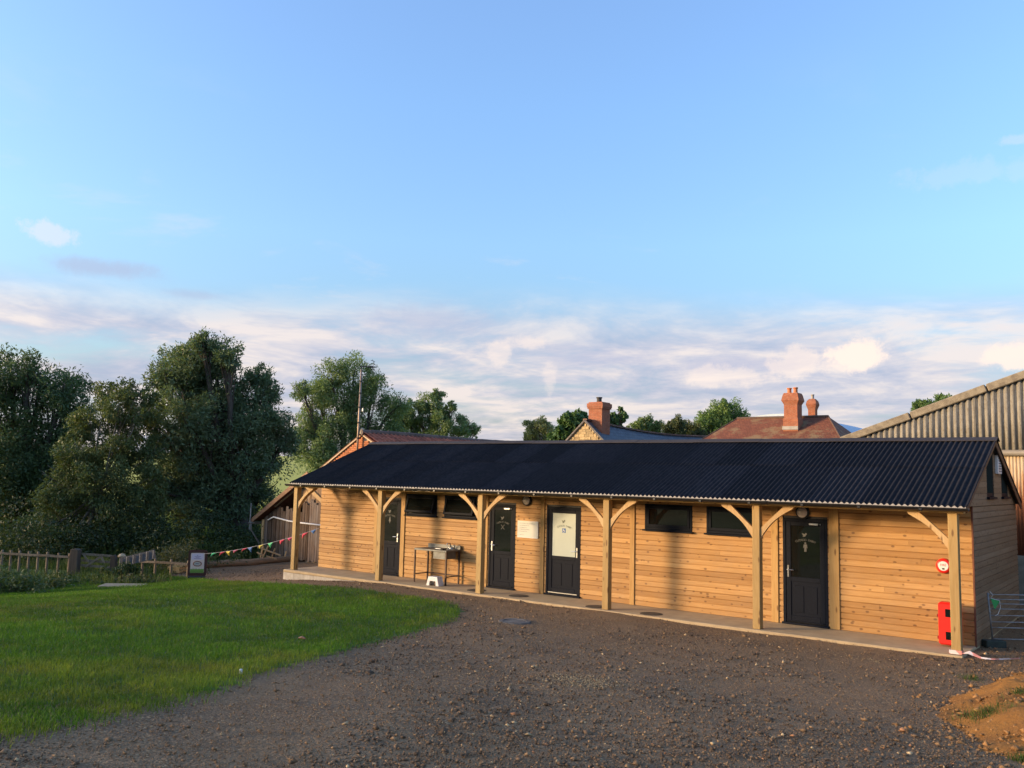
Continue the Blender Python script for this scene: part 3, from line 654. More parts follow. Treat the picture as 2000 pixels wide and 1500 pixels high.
o = tag(MB().lathe([(.0, .02), (.20, .02), (.21, .012), (.24, .03), (.31, .026), (.34, -.02)], (dc[0], dc[1], dc[2]-.002), 30).build('manhole_ring', simple('pale_concrete', (.16, .14, .115), (.07, .06, .05), 7, .9, 0, .4)), 'pale concrete manhole ring sunk in the gravel', 'manhole')
cvp = ground_hit(240, 1146)
tag(MB().box((-.60, -.32, -.06), (.60, .32, .045), 0, Matrix.Translation((cvp[0], cvp[1], lawn_z(cvp[0], cvp[1]))) @ Matrix.Rotation(.75, 4, 'Z')).build('concrete_slab', simple('lichen_slab', (.33, .26, .165), (.22, .18, .115), 4, .9, 0, .3), bevel=.01), 'flat pale concrete slab lying in the lawn', 'slab')

# barrier tape at the last post
tp = empty('barrier_tape', 'red and white barrier tape trailing from the last post over the gravel', 'tape', (17.25, -.02, 0))
tm, tt = new_mat('tape_stripes'); g_ = tt.n('ShaderNodeNewGeometry').outputs['Position']
sx = tt.n('ShaderNodeSeparateXYZ', {0: g_}).outputs; w_ = tt.math('FRACT', tt.math('MULTIPLY', tt.math('ADD', sx[0], sx[2]), 4.0))
finish(tt, tt.mix(tt.smooth(w_, .55, .6), (.70, .60, .56, 1), (.62, .25, .20, 1)), .5)
MB().box((-.03, -.006, .012), (PW+.012, .014, .075)).box((PW+.004, .0145, .02), (PW+.012, PW, .07)).build('wrapped_band', tm, tp)
pts = [(.16, -.01, .03), (.26, -.05, .05), (.36, -.10, .03), (.45, -.14, .012), (.55, -.16, .01), (.66, -.12, .012), (.76, -.02, .01), (.86, .12, .012), (.96, .26, .01)]
mb = MB(); vs = []
for k, (x, y, z) in enumerate(pts):
    ww = .06 if k < 3 else .025; tw = .5*math.sin(k*1.3); vs += [(x, y, z+gz(17.25+x, y)*.9+.03), (x+.02, y+ww*math.cos(tw), z+gz(17.25+x, y)*.9+.03+ww*abs(math.sin(tw))+.01)]
mb.add(vs, [(2*k, 2*k+2, 2*k+3, 2*k+1) for k in range(len(pts)-1)]); o = mb.build('loose_tail', tm, tp); so = o.modifiers.new('t', 'SOLIDIFY'); so.thickness = .003

# galvanised hurdle at the right hand corner
g0 = np.array([17.62, 1.62, 0.0]); gd = np.array([.795, .606, 0]); hur = empty('metal_hurdle', 'galvanised seven rail sheep hurdle at the right hand corner of the building', 'hurdle')
g0[2] = gz(g0[0], g0[1])+.12; g1 = g0+gd*1.9
MB().tube([g0+np.array([0, 0, 0]), g0+np.array([-.05, -.03, .83])], .016, 8).build('upright', M['galv'], hur, smooth=True)
MB().tube([g1, g1+np.array([-.05, -.03, .83])], .016, 8).build('upright', M['galv'], hur, smooth=True)
for hz in (.015, .215, .315, .43, .545, .635, .715, .80):
    a_ = g0+np.array([-.05, -.03, .83])*hz/.83; MB().tube([a_, a_+gd*1.9], .0115, 8).build('rail', M['galv'], hur, smooth=True)
a_ = g0+gd*.72; MB().tube([a_+np.array([0, 0, .20]), a_+np.array([-.03, -.02, .55])], .010, 6).build('brace', M['galv'], hur, smooth=True)
tag(MB().box((-.16, -.10, 0), (.20, .10, .13), 0, Matrix.Translation((g0[0], g0[1], g0[2]-.135)) @ Matrix.Rotation(.65, 4, 'Z')).build('foot_block', simple('mossy_block', (.045, .055, .040), (.03, .035, .028), 8, .9), bevel=.012), 'dark mossy block under the foot of the metal hurdle', 'block')
fp = g0+np.array([-.05, -.03, .83])*.74/.83+gd*.02+np.array([.03, -.05, 0])
gf = empty('green_pennant', 'green pennant tied on the metal hurdle with white string', 'pennant', tuple(fp))
MB().add([(0, 0, 0), (.17*.795, .17*.606, -.04), (.07*.795, .07*.606-.02, -.20), (0, .006, 0), (.17*.795, .17*.606+.006, -.04), (.07*.795, .07*.606-.014, -.20)], [(0, 1, 2), (5, 4, 3), (0, 3, 4, 1), (1, 4, 5, 2), (2, 5, 3, 0)]).build('cloth', plain('green_cloth', (.035, .30, .07), .7), gf)
MB().tube([(-.01, 0, .12), (.04, .0, .06), (.0, 0, 0), (.13, .09, -.04), (.14, .08, -.16), (.10, .05, -.28), (.06, .03, -.31)], .005, 5).build('string', M['white'], gf)

# ------------------------------------------------------------------ soil heap with tufts
def heap_z(x, y):
    r_ = np.hypot((x-20.0)/2.15, (y+3.25)/3.75); r_ = r_+.16*(vnoise(x, y, .8, 61)-.5)+.10*(vnoise(x, y, .3, 62)-.5); return .66*np.clip(1-r_*r_, 0, 1)**1.5
hx, hy, F = grid(17.2, 22.6, -7.8, 1.2, .06)
hzv = heap_z(hx, hy)
n_ = (vnoise(hx, hy, .35, 21)-.5)*.13+(vnoise(hx, hy, .13, 22)-.5)*.08
z_ = gz(hx, hy)+hzv+n_*np.clip(hzv*6, 0, 1)-.05*(hzv < .004)-.02
kk = hzv[F].max(1) > .002
tag(npmesh('soil_heap', np.stack([hx, hy, z_], 1), F[kk], M['soil'], smooth=True), 'heap of orange sandy soil at the right edge', 'soil heap')

# ------------------------------------------------------------------ gravel stones, grass (uncountable)
def scatter_stones(name, n, pts, size, cols, label, seed):
    rg = np.random.default_rng(seed); base = np.array([(1, 0, 0), (-1, 0, 0), (0, 1, 0), (0, -1, 0), (0, 0, 1), (0, 0, -1)], float)
    f8 = np.array([(0, 2, 4), (2, 1, 4), (1, 3, 4), (3, 0, 4), (2, 0, 5), (1, 2, 5), (3, 1, 5), (0, 3, 5)])
    V = base[None]*rg.uniform(.6, 1.3, (n, 6, 1))*size[:, None, None]*np.stack([np.ones(n), rg.uniform(.6, 1, n), rg.uniform(.4, .75, n)], 1)[:, None]
    V += rg.normal(0, .16, (n, 6, 3))*size[:, None, None]
    th = rg.uniform(0, 6.28, n); c_, s_ = np.cos(th)[:, None], np.sin(th)[:, None]
    x, y = V[..., 0]*c_-V[..., 1]*s_, V[..., 0]*s_+V[..., 1]*c_
    V = np.stack([x, y, V[..., 2]], 2)+pts[:, None]
    F = (f8[None]+(np.arange(n)*6)[:, None, None]).reshape(-1, 3)
    return tag(npmesh(name, V.reshape(-1, 3), F, M['stones'], attrs={'tint': (np.repeat(cols, 6, 0), 'POINT')}), label, 'gravel', kind='stuff')
M['stones'] = attr_mat('stone_colours', 'tint', .85)
def stone_field(n, seed):
    rg = np.random.default_rng(seed); out = []
    while len(out) < 1 or sum(map(len, out)) < n:
        k = 60000                         # density falls with distance from the photographer
        D = 4.5+30*rg.random(k)**1.7; A = YAW+R(34)*(2*rg.random(k)-1); x = CAM[0]-np.sin(A)*D; y = CAM[1]+np.cos(A)*D
        ok = ((x-LA[0])*LDIR[1]-(y-LA[1])*LDIR[0] > .1) & (x < 24) & ~inpoly(x, y, LAWN) & ~((x > -.22) & (x < 17.46) & (y > -.10)) & (y < 7.2) & (heap_z(x, y) < .02); out.append(np.stack([x[ok], y[ok]], 1))
    return np.concatenate(out)[:n]
xy = stone_field(105000, 5); n = len(xy); rg = np.random.default_rng(6)
D = np.hypot(xy[:, 0]-CAM[0], xy[:, 1]-CAM[1]); sz = rg.lognormal(math.log(.0078), .50, n)*(1+.02*D)
pal = np.array([(.090, .059, .035), (.143, .092, .053), (.19, .121, .067), (.238, .149, .078), (.31, .19, .094), (.53, .37, .195), (.34, .165, .078)])
patch = vnoise(xy[:, 0], xy[:, 1], 1.6, 31)+.6*(vnoise(xy[:, 0], xy[:, 1], .5, 32)-.5)
pr = rg.random(n); pale = np.clip(.008+.05*np.clip(patch-.62, 0, 1), 0, .2)
idx = np.where(pr < pale, 5, np.where(pr < pale+.02, 6, rg.choice(5, n, p=[.28, .30, .22, .14, .06]))); col = pal[idx]*rg.uniform(.75, 1.25, (n, 1))
wn = vnoise(xy[:, 0]+.3*xy[:, 1], xy[:, 1], 2.6, 35)*.65+vnoise(xy[:, 0], xy[:, 1], .9, 36)*.35; wf = ss(.50, .68, wn)[:, None]; col = col*(1-wf)+(col*.6+np.array((.10, .058, .026)))*wf*1.05
sz = sz*(1-.35*wf[:, 0])
sz = np.where(idx == 5, sz*1.3, sz); sz = np.where(rg.random(n) < .004, sz*2.2, sz)
scatter_stones('gravel_stones', n, np.column_stack([xy, gz(xy[:, 0], xy[:, 1])+.004]), sz, col, 'loose dark and pale stones of the gravel yard', 7)
# spill of pale chippings in the middle of the yard and along the lawn edge
c0 = ground_hit(1135, 1331); k = 900; q = np.column_stack([c0[0]+rg.normal(0, .30, k), c0[1]+rg.normal(0, .24, k)]); c1 = ground_hit(950, 1340); k2 = 260; q = np.concatenate([q, np.column_stack([c1[0]+rg.normal(0, .9, k2), c1[1]+rg.normal(0, .5, k2)])])
c2 = ground_hit(1690, 1288); q = np.concatenate([q, np.column_stack([c2[0]+rg.normal(0, .22, 60), c2[1]+rg.normal(0, .10, 60)])])
q = q[~inpoly(q[:, 0], q[:, 1], LAWN)]; k = len(q)
scatter_stones('pale_chippings', k, np.column_stack([q, gz(q[:, 0], q[:, 1])+.006]), rg.lognormal(math.log(.0085), .35, k), np.array((.36, .27, .15))*rg.uniform(.7, 1.2, (k, 1)), 'spill of pale stone chippings on the dark gravel', 8)
k = 7000; ang = rg.uniform(0, 6.28, k); rr_ = 1.0+.12*rg.normal(0, 1, k)-.5*rg.random(k)**2; q = np.column_stack([20.0+2.15*rr_*np.cos(ang), -3.25+3.75*rr_*np.sin(ang)]); 
scatter_stones('soil_crumbs', k, np.column_stack([q, gz(q[:, 0], q[:, 1])+heap_z(q[:, 0], q[:, 1])-.012]), rg.lognormal(math.log(.011), .75, k).clip(.003, .055), np.array((.32, .165, .06))*rg.uniform(.6, 1.25, (k, 1)), 'crumbs and pebbles on the orange soil heap', 9)

M['blades'] = attr_mat('grass_blades', 'tint', .6, .35)
def blades(name, pts, h, w, cols, label, lean=.35, seed=1, cat='grass', parent=None, kind='stuff'):
    rg = np.random.default_rng(seed); n = len(pts); th = rg.uniform(0, 6.28, n); a = rg.normal(0, lean, n); b = rg.normal(0, lean, n)
    sx, sy = np.cos(th)*w/2, np.sin(th)*w/2
    base = pts; mid = pts+np.stack([a*h*.35, b*h*.35, h*.6], 1); tip = pts+np.stack([a*h, b*h, h*np.clip(1-.35*(a*a+b*b), .3, 1)], 1)
    s = np.stack([sx, sy, 0*sx], 1)
    V = np.stack([base-s, base+s, mid+s*.8, mid-s*.8, tip], 1).reshape(-1, 3); o5 = np.arange(n)*5
    F = np.concatenate([np.stack([o5, o5+1, o5+2], 1), np.stack([o5, o5+2, o5+3], 1), np.stack([o5+3, o5+2, o5+4], 1)])
    o = npmesh(name, V, F, M['blades'], parent, attrs={'tint': (np.repeat(cols, 5, 0), 'POINT')})
    return tag(o, label if parent is None else None, cat if parent is None else None, kind=kind)
# lawn
rg = np.random.default_rng(12); out = []
while sum(map(len, out)) < 210000:
    k = 150000; D = 6+26*rg.random(k)**1.25; A = YAW+R(3)+R(34)*rg.random(k); x = CAM[0]-np.sin(A)*D; y = CAM[1]+np.cos(A)*D
    ok = inpoly(x+.22*rg.normal(0, 1, k)*.6, y+.22*rg.normal(0, 1, k)*.6, LAWN); ok &= True
    bare = np.exp(-(((x-9.55)/.55)**2+((y+3.1)/.35)**2)); ok &= rg.random(k) > bare*.97
    out.append(np.stack([x[ok], y[ok]], 1))
xy = np.concatenate(out)[:210000]; n = len(xy); D = np.hypot(xy[:, 0]-CAM[0], xy[:, 1]-CAM[1])
pt = vnoise(xy[:, 0], xy[:, 1], 1.3, 51)*.6+vnoise(xy[:, 0], xy[:, 1], .35, 52)*.4
h_ = (.026+.032*rg.random(n))*(.6+1.1*pt)*(1+.012*D); w_ = .0045+.00028*D
yel = np.clip(ss(15, 8, D)*.55+.9*(vnoise(xy[:, 0], xy[:, 1], 1.8, 53)-.52)+.7*(vnoise(xy[:, 0], xy[:, 1], .45, 54)-.6), 0, 1)[:, None]
cols = (np.array((.098, .182, .014))*(1-yel)+np.array((.25, .235, .030))*yel)*(.50+.95*pt[:, None])*rg.uniform(.75, 1.25, (n, 1))
dry = rg.random(n) < .03+.10*yel[:, 0]*(vnoise(xy[:, 0], xy[:, 1], .6, 57) > .6); cols[dry] = np.array((.24, .20, .08))*rg.uniform(.6, 1.1, (dry.sum(), 1))
blades('lawn_grass', np.column_stack([xy, lawn_z(xy[:, 0], xy[:, 1])-.014]), h_, w_, cols, 'short mown grass of the lawn', .45, 3)
# tufts on the soil heap and at the lawn margin
tp_ = []
for (px_, py_, r_, k) in ((1925, 1392, .26, 420), (1897, 1326, .16, 110), (1992, 1352, .10, 90), (1993, 1482, .12, 110), (1962, 1395, .15, 110)):
    d_ = ray(px_, py_); ts = np.linspace(5, 20, 3000)/np.linalg.norm(d_[:2]); Q = CAM+d_*ts[:, None]; j = np.argmax(Q[:, 2] <= gz(Q[:, 0], Q[:, 1])+heap_z(Q[:, 0], Q[:, 1])); c_ = Q[j]
    q = np.column_stack([c_[0]+rg.normal(0, r_*.55, k), c_[1]+rg.normal(0, r_*.4, k)]); tp_.append(np.column_stack([q, gz(q[:, 0], q[:, 1])+heap_z(q[:, 0], q[:, 1])-.02]))
q = np.concatenate(tp_); n = len(q); blades('grass_tufts', q, .04+.08*rg.random(n), .006*np.ones(n), np.array((.075, .115, .025))*rg.uniform(.6, 1.4, (n, 1)), 'green grass tufts growing on the orange soil heap', .5, 4)

# ------------------------------------------------------------------ trees
def leaf_mesh(name, centers, outward, size, cols, parent, seed, slim=.42, droop=.25):
    rg = np.random.default_rng(seed); n = len(centers)
    ax_ = outward*.75+rg.normal(0, .62, (n, 3)); ax_[:, 2] -= droop; ax_ /= np.linalg.norm(ax_, axis=1, keepdims=True)+1e-9
    sd = np.cross(ax_, rg.normal(0, 1, (n, 3))); sd /= np.linalg.norm(sd, axis=1, keepdims=True)+1e-9
    L = size*rg.uniform(.6, 1.4, n); a = ax_*L[:, None]*.5; b = sd*(L*slim)[:, None]*.5
    V = np.stack([centers-a, centers+b-a*.1, centers+a, centers-b-a*.1], 1).reshape(-1, 3); F = np.arange(4*n).reshape(-1, 4)
    o = npmesh(name, V, F, M['leaf'], parent, attrs={'tint': (np.repeat(cols, 4, 0), 'POINT')}); o['kind'] = 'stuff'; return o
M['leaf'] = attr_mat('leaf_colours', 'tint', .55, .30, .3)
M['bark'] = simple('grey_bark', (.075, .060, .045), (.04, .032, .024), 6, .9, 0, .6, vscale=(3, 3, .6), bd=.03)
M['birch_bark'] = simple('birch_bark', (.24, .22, .18), (.08, .07, .055), 4, .8, 0, .3, vscale=(1, 1, 4))
def tree(name, label, D, base_px, lobes, n0, leaf, c_dark, c_light, seed, bark='bark', trunk_r=.28, spread=1.0, clump=.36, dep=.8, nclump=34, group=None, base=None, slim=.30, droop=.05, twig=True):
    rg = np.random.default_rng(seed); n = int(n0*1.75); leaf = leaf*.78; c_dark = np.array(c_dark)*2.2; c_light = np.array(c_light)*2.15
    b = at(base_px, 1000, D) if base is None else np.array(base, float); b[2] = gz(b[0], b[1]) if base is None else b[2]
    root = empty(name, label, 'tree', tuple(b), 0, group)
    vw = np.array([-math.sin(YAW), math.cos(YAW), 0.0])
    C, Rr = [], []
    for l in lobes:
        px_, py_, rp = l[:3]; dd = l[3] if len(l) > 3 else rg.uniform(-1, 1)*dep
        rad = rp/FPX*D; p = at(px_, py_, D+dd*1.6); C.append(p-b); Rr.append(rad)
    C = np.array(C); Rr = np.array(Rr)
    # trunk and limbs
    mb = MB(); cen = C.mean(0); top = C[np.argmax(C[:, 2])]
    fork = np.array([cen[0]*.35, cen[1]*.35, max(.8, .28*top[2]) if bark == 'bark' else .42*top[2]])
    mb.tube([(0, 0, -.3), (fork[0]*.3, fork[1]*.3, fork[2]*.5), tuple(fork)], [trunk_r*1.25, trunk_r, trunk_r*.8], 10)
    for c_, r_ in zip(C, Rr):
        st_ = fork*(.6+.4*rg.random()); m_ = (st_+c_)/2+rg.normal(0, .12, 3)*r_+np.array([0, 0, -.08*np.linalg.norm(c_-st_)])
        mb.tube([tuple(st_), tuple(m_), tuple(c_)], [trunk_r*.5, trunk_r*.33, trunk_r*.12], 6)
        if twig:
            for _ in range(7):
                d_ = rg.normal(0, 1, 3); d_[2] = abs(d_[2])*.6+.1; d_ /= np.linalg.norm(d_); s0 = m_+(c_-m_)*rg.random(); e_ = c_+d_*r_*rg.uniform(.7, 1.05)
                mb.tube([tuple(s0), tuple((s0+e_)/2+rg.normal(0, .06, 3)*r_), tuple(e_)], [trunk_r*.13, trunk_r*.08, .012], 4, cap=False)
    mb.build('trunk', M[bark], root, smooth=True)
    # foliage: leaf sprays in clumps over each limb's head
    vol = Rr**2; cnt = (n*vol/vol.sum()).astype(int); cs, ou, co = [], [], []
    for c_, r_, k in zip(C, Rr, cnt):
        m_ = max(8, int(nclump*(.6+.4*rg.random())))
        d_ = rg.normal(0, 1, (m_, 3)); d_ /= np.linalg.norm(d_, axis=1, keepdims=True); rad = r_*(.15+.86*rg.random(m_)**.6)
        cc = c_+d_*rad[:, None]*np.array([1, 1, .92])*spread; cr = r_*clump*rg.uniform(.55, 1.35, m_); ctone = rg.random(m_)
        pick = rg.integers(0, m_, k); g_ = rg.normal(0, 1, (k, 3)); g_ *= (rg.random(k)**.4/np.linalg.norm(g_, axis=1))[:, None]*1.25
        p_ = cc[pick]+g_*cr[pick][:, None]; cs.append(p_); o_ = (p_-c_); ou.append(o_/(np.linalg.norm(o_, axis=1, keepdims=True)+1e-9))
        tn = np.clip(.55*ctone[pick]+.45*rg.random(k), 0, 1)[:, None]; co.append(np.array(c_dark)*(1-tn)+np.array(c_light)*tn)
    # stray sprays outside the outline
    cs = np.concatenate(cs); ou = np.concatenate(ou); co = np.concatenate(co)
    leaf_mesh('crown', cs, ou, leaf, co, root, seed+1, slim, droop); return root
WD, WL = (.030, .050, .026), (.080, .105, .052)
tree('willow_tree', 'tallest willow left of the building, broad crown with a high domed top', 44, 470, [(372, 742, 70), (420, 700, 48), (395, 672, 26), (448, 700, 24), (345, 722, 42), (320, 745, 30), (440, 770, 60), (506, 738, 30), (520, 772, 34), (365, 812, 55), (425, 845, 66), (490, 835, 55), (545, 838, 42), (556, 862, 28), (400, 905, 66), (480, 905, 62), (515, 905, 36), (330, 862, 46), (350, 950, 58), (430, 975, 55), (510, 965, 42), (300, 800, 30), (310, 960, 45), (380, 1010, 40), (470, 1015, 40)], 62000, .24, WD, WL, 100, trunk_r=.5)
tree('willow_tree', 'dark spreading willow at the left edge behind the birch', 50, 40, [(18, 738, 48), (80, 748, 46), (125, 768, 40), (55, 725, 30), (150, 752, 26), (-40, 760, 60), (20, 850, 52), (100, 838, 54), (150, 830, 36), (40, 905, 72), (120, 900, 56), (-30, 930, 80), (60, 985, 60), (0, 1010, 60), (130, 985, 50), (165, 800, 18)], 42000, .24, (.022, .040, .018), (.060, .085, .034), 200, trunk_r=.45)
tree('birch_tree', 'slender pale trunked birch with olive leaves beside the field gate', 42, 176, [(208, 768, 26), (248, 768, 26), (285, 775, 22), (232, 800, 40), (180, 830, 42), (272, 822, 44), (155, 890, 50), (228, 885, 62), (290, 892, 40), (128, 955, 50), (200, 958, 62), (275, 962, 52), (105, 1015, 42), (178, 1020, 50), (245, 1022, 52), (70, 1035, 34), (300, 1010, 36), (130, 1062, 34), (215, 1062, 34), (265, 1062, 30), (90, 1068, 26), (172, 1050, 26)], 42000, .15, (.026, .040, .014), (.070, .084, .030), 300, 'birch_bark', .105, droop=.5, clump=.27, slim=.5)
tree('willow_tree', 'round headed willow behind the television aerial mast', 74, 680, [(648, 738, 34), (690, 732, 36), (620, 775, 40), (672, 785, 56), (728, 760, 38), (590, 762, 20), (765, 795, 36), (640, 845, 50), (700, 838, 48), (755, 842, 38), (600, 838, 34), (615, 890, 34), (660, 890, 44), (585, 880, 20)], 40000, .27, (.035, .062, .026), (.105, .14, .055), 400, trunk_r=.5)
tree('willow_tree', 'open crowned willow to the right of the aerial, above the pantile roof', 80, 850, [(838, 790, 26), (856, 772, 16), (818, 805, 30), (868, 812, 20), (902, 832, 30), (800, 832, 36), (850, 842, 40), (925, 842, 15), (785, 815, 26), (880, 795, 12)], 20000, .28, (.035, .062, .026), (.10, .135, .055), 500, trunk_r=.4, clump=.27)
tree('hedge_tree', 'pale olive tree left of the stone gable', 75, 1055, [(1038, 838, 17), (1060, 834, 18), (1078, 850, 15), (1050, 858, 18), (1030, 855, 12)], 6000, .28, (.075, .085, .038), (.16, .165, .075), 600, trunk_r=.25)
tree('sycamore_tree', 'dark leafed tree behind the stone cottage chimney', 62, 1130, [(1118, 828, 22), (1100, 842, 18), (1128, 818, 16), (1092, 855, 16), (1140, 840, 20), (1182, 826, 14), (1200, 822, 13), (1216, 815, 8), (1212, 800, 4.5), (1219, 808, 4), (1190, 840, 20), (1165, 840, 16)], 9000, .34, (.020, .045, .016), (.05, .085, .028), 700, trunk_r=.25, slim=.7)
tree('hedge_tree', 'low flat topped tree above the middle of the slate roof', 70, 1262, [(1262, 828, 17), (1244, 832, 12), (1282, 833, 13), (1268, 845, 20), (1240, 845, 16)], 5000, .28, (.04, .065, .025), (.095, .125, .045), 800, trunk_r=.2)
tree('conifer_tree', 'dark bushy yew left of the bright rounded tree', 66, 1325, [(1322, 826, 15), (1305, 836, 12), (1340, 838, 20), (1318, 848, 20), (1360, 845, 18)], 8000, .25, (.022, .036, .016), (.07, .075, .03), 900, trunk_r=.25)
tree('ash_tree', 'bright green rounded tree between the cottage and the red roofed house', 72, 1410, [(1400, 812, 26), (1430, 808, 24), (1415, 795, 15), (1380, 820, 20), (1450, 825, 18), (1365, 835, 20), (1420, 840, 30), (1390, 845, 25), (1478, 822, 6)], 13000, .28, (.038, .070, .022), (.115, .165, .05), 1000, trunk_r=.3)
tree('ash_tree', 'tree top peeping over the grey corrugated barn', 40, 1810, [(1797, 797, 14), (1812, 793, 12), (1838, 783, 12), (1825, 800, 14), (1850, 780, 8)], 2600, .22, (.03, .06, .02), (.07, .11, .035), 1100, trunk_r=.15)

# belt of trees on the sun side, beyond the left edge of the picture
rg = np.random.default_rng(55); cs, ou, co = [], [], []
sd_ = np.array([.69, -.72]); bc = np.array([8.7, 1.1])+42*np.array([-.722, -.692])
for k in range(26):
    s_ = -30+2.15*k+rg.uniform(-.7, .7); p0 = bc+sd_*s_+rg.normal(0, 1.2, 2); hgt = rg.uniform(8.0, 9.0) if k not in (7, 8) else 6.9
    g0_ = gz(p0[0], p0[1]); m_ = 34; cc_ = np.column_stack([p0[0]+rg.normal(0, 1.3, m_), p0[1]+rg.normal(0, 1.3, m_), g0_+hgt*rg.uniform(.08, .93, m_)]); kk_ = 950
    pk = rg.integers(0, m_, kk_); q = cc_[pk]+rg.normal(0, .42, (kk_, 3)); cs.append(q); ou.append((q-cc_[pk])); t_ = rg.random(kk_)[:, None]; co.append(np.array((.03, .05, .02))*(1-t_)+np.array((.08, .11, .04))*t_)
o = leaf_mesh('tree_belt', np.concatenate(cs), np.concatenate(ou), .34, np.concatenate(co), None, 56)
tag(o, 'belt of field trees beyond the left edge, shading lawn and yard', 'tree belt', kind='stuff')

# ------------------------------------------------------------------ meadow growth
rg = np.random.default_rng(77)
def field_pts(n, x0, x1, y0, y1, z=-.85):
    px_ = rg.uniform(x0, x1, n*2); py_ = rg.uniform(y0, y1, n*2); d_ = _fw[None]+_r2[None]*((px_-1000)/FPX)[:, None]+_u2[None]*((750-py_)/FPX)[:, None]
    t_ = (z-CAM[2])/d_[:, 2]; Q = CAM+d_*t_[:, None]; return Q[:n, :2]
q = np.concatenate([field_pts(20000, -60, 640, 1020, 1090), field_pts(12000, 250, 620, 1000, 1075)])
q = q[(q[:, 0] < -5.6)]; n = len(q); pt = vnoise(q[:, 0], q[:, 1], 2.5, 71); 
blades('tall_grass', np.column_stack([q, gz(q[:, 0], q[:, 1])-.07]), (.35+.55*rg.random(n))*(.55+.9*pt), .028*np.ones(n), (np.array((.065, .115, .026))*(1-pt[:, None])+np.array((.135, .165, .045))*pt[:, None])*rg.uniform(.6, 1.3, (n, 1)), 'tall rough grass and weeds beyond the rail fence', .3, 6)
q = np.concatenate([field_pts(15000, -120, 335, 1094, 1142, -.72), field_pts(4000, 150, 330, 1098, 1122, -.72)]); q = q[~inpoly(q[:, 0], q[:, 1], [(a, b) for a, b in LAWN]) | (rg.random(len(q)) < .25)]; n = len(q); pt = vnoise(q[:, 0], q[:, 1], 1.1, 73)
blades('rough_grass', np.column_stack([q, gz(q[:, 0], q[:, 1])-.05]), (.14+.30*rg.random(n))*(.4+1.1*pt), .016*np.ones(n), (np.array((.050, .095, .018))*(1-pt[:, None])+np.array((.125, .15, .04))*pt[:, None])*rg.uniform(.6, 1.3, (n, 1)), 'rough uncut grass between lawn and rail fence', .35, 16)
def bush(name, label, px_, py_, D, w, h, n, c0, c1, seed, leaf=.09, group=None):
    b = at(px_, py_, D); b[2] = gz(b[0], b[1])-.05; rg_ = np.random.default_rng(seed)
    root = empty(name, label, 'bush', tuple(b), 0, group); m_ = 30; cc = np.column_stack([rg_.normal(0, w*.38, m_), rg_.normal(0, w*.3, m_), np.abs(rg_.normal(.35, .28, m_))*h])
    mb = MB()
    for c_ in cc[:14]: mb.tube([(c_[0]*.2, c_[1]*.2, 0), (c_[0]*.6, c_[1]*.6, c_[2]*.6), tuple(c_)], [.012, .009, .004], 5)
    mb.build('stems', M['bark'], root)
    pk = rg_.integers(0, m_, n); p_ = cc[pk]+rg_.normal(0, 1, (n, 3))*np.array([w*.11, w*.11, h*.13]); p_[:, 2] = np.abs(p_[:, 2]); t_ = np.clip(.5*rg_.random(m_)[pk]+.5*rg_.random(n), 0, 1)[:, None]
    leaf_mesh('foliage', p_, p_/(np.linalg.norm(p_, axis=1, keepdims=True)+1e-6), leaf, np.array(c0)*(1-t_)+np.array(c1)*t_, root, seed+1, .5)
GD, GL = (.040, .072, .022), (.12, .155, .048)
bush('weed_clump', 'bushy weeds at the left edge of the lawn', 10, 1130, 27.5, 1.6, .8, 4500, GD, GL, 20)
bush('weed_clump', 'weeds in front of the rail fence, left of the old gate post', 85, 1115, 30.5, 1.6, .42, 3800, GD, (.10, .115, .04), 21)
bush('weed_clump', 'weeds growing under the wooden field gate', 185, 1112, 31.0, 1.1, .30, 2600, GD, GL, 22)
bush('weed_clump', 'dark ivy mound over the right gate post', 236, 1100, 31.6, .7, .55, 3000, (.022, .042, .014), (.06, .09, .028), 23)
bush('weed_clump', 'low weeds along the fence left of the sawn timber', 285, 1114, 30.4, 1.0, .3, 2200, GD, (.12, .10, .045), 24)
bush('weed_clump', 'big dark thicket under the tallest willow', 430, 1038, 41, 4.0, 1.3, 8000, (.022, .042, .014), (.06, .09, .028), 25, .13)
bush('weed_clump', 'brown seeding docks with white flower heads behind the bunting', 335, 1062, 35, 2.0, 1.05, 5000, (.045, .06, .02), (.12, .12, .05), 26)
bush('weed_clump', 'thicket under the birch at the far left', 60, 1062, 40, 5.0, 1.9, 9000, (.02, .036, .014), (.055, .08, .026), 27, .13)
bush('weed_clump', 'thicket between birch and tallest willow', 275, 1055, 41, 3.2, 1.9, 7000, (.018, .034, .013), (.05, .075, .026), 28, .13)

# ------------------------------------------------------------------ rail fence, gate and small things by the meadow
M['grey_wood'] = wood('weathered_rail', (.25, .19, .125), (.16, .12, .08), 'z', False, .12, .8)
M['old_wood'] = wood('old_post_wood', (.10, .075, .052), (.055, .042, .03), 'z', False, .1, .85)
def fence(name, label, pts_px, D0, D1, rail2):
    root = empty(name, label, 'fence'); P_ = []
    for k, (x, y) in enumerate(pts_px):
        D = D0+(D1-D0)*k/(len(pts_px)-1); p_ = at(x, y, D); P_.append(p_); g_ = gz(p_[0], p_[1])-.15
        MB().box((p_[0]-.038, p_[1]-.03, g_), (p_[0]+.038, p_[1]+.03, p_[2])).build('post', M['grey_wood'], root, bevel=.006)
    for a, b in zip(P_[:-1], P_[1:]):
        for dz in ((.11,) if not rail2 else (.11, .48)):
            MB().bar(a+np.array([.06, -.06, -dz]), b+np.array([.06, -.06, -dz]), .03, .075).build('rail', M['grey_wood'], root)
fence('rail_fence', 'weathered post and rail fence left of the old gate post', [(-40, 1070), (-10, 1073), (5, 1074), (22, 1075), (39, 1075.5), (57, 1077), (75, 1077.5), (93, 1078), (115, 1080), (136, 1081)], 35.6, 34.0, False)
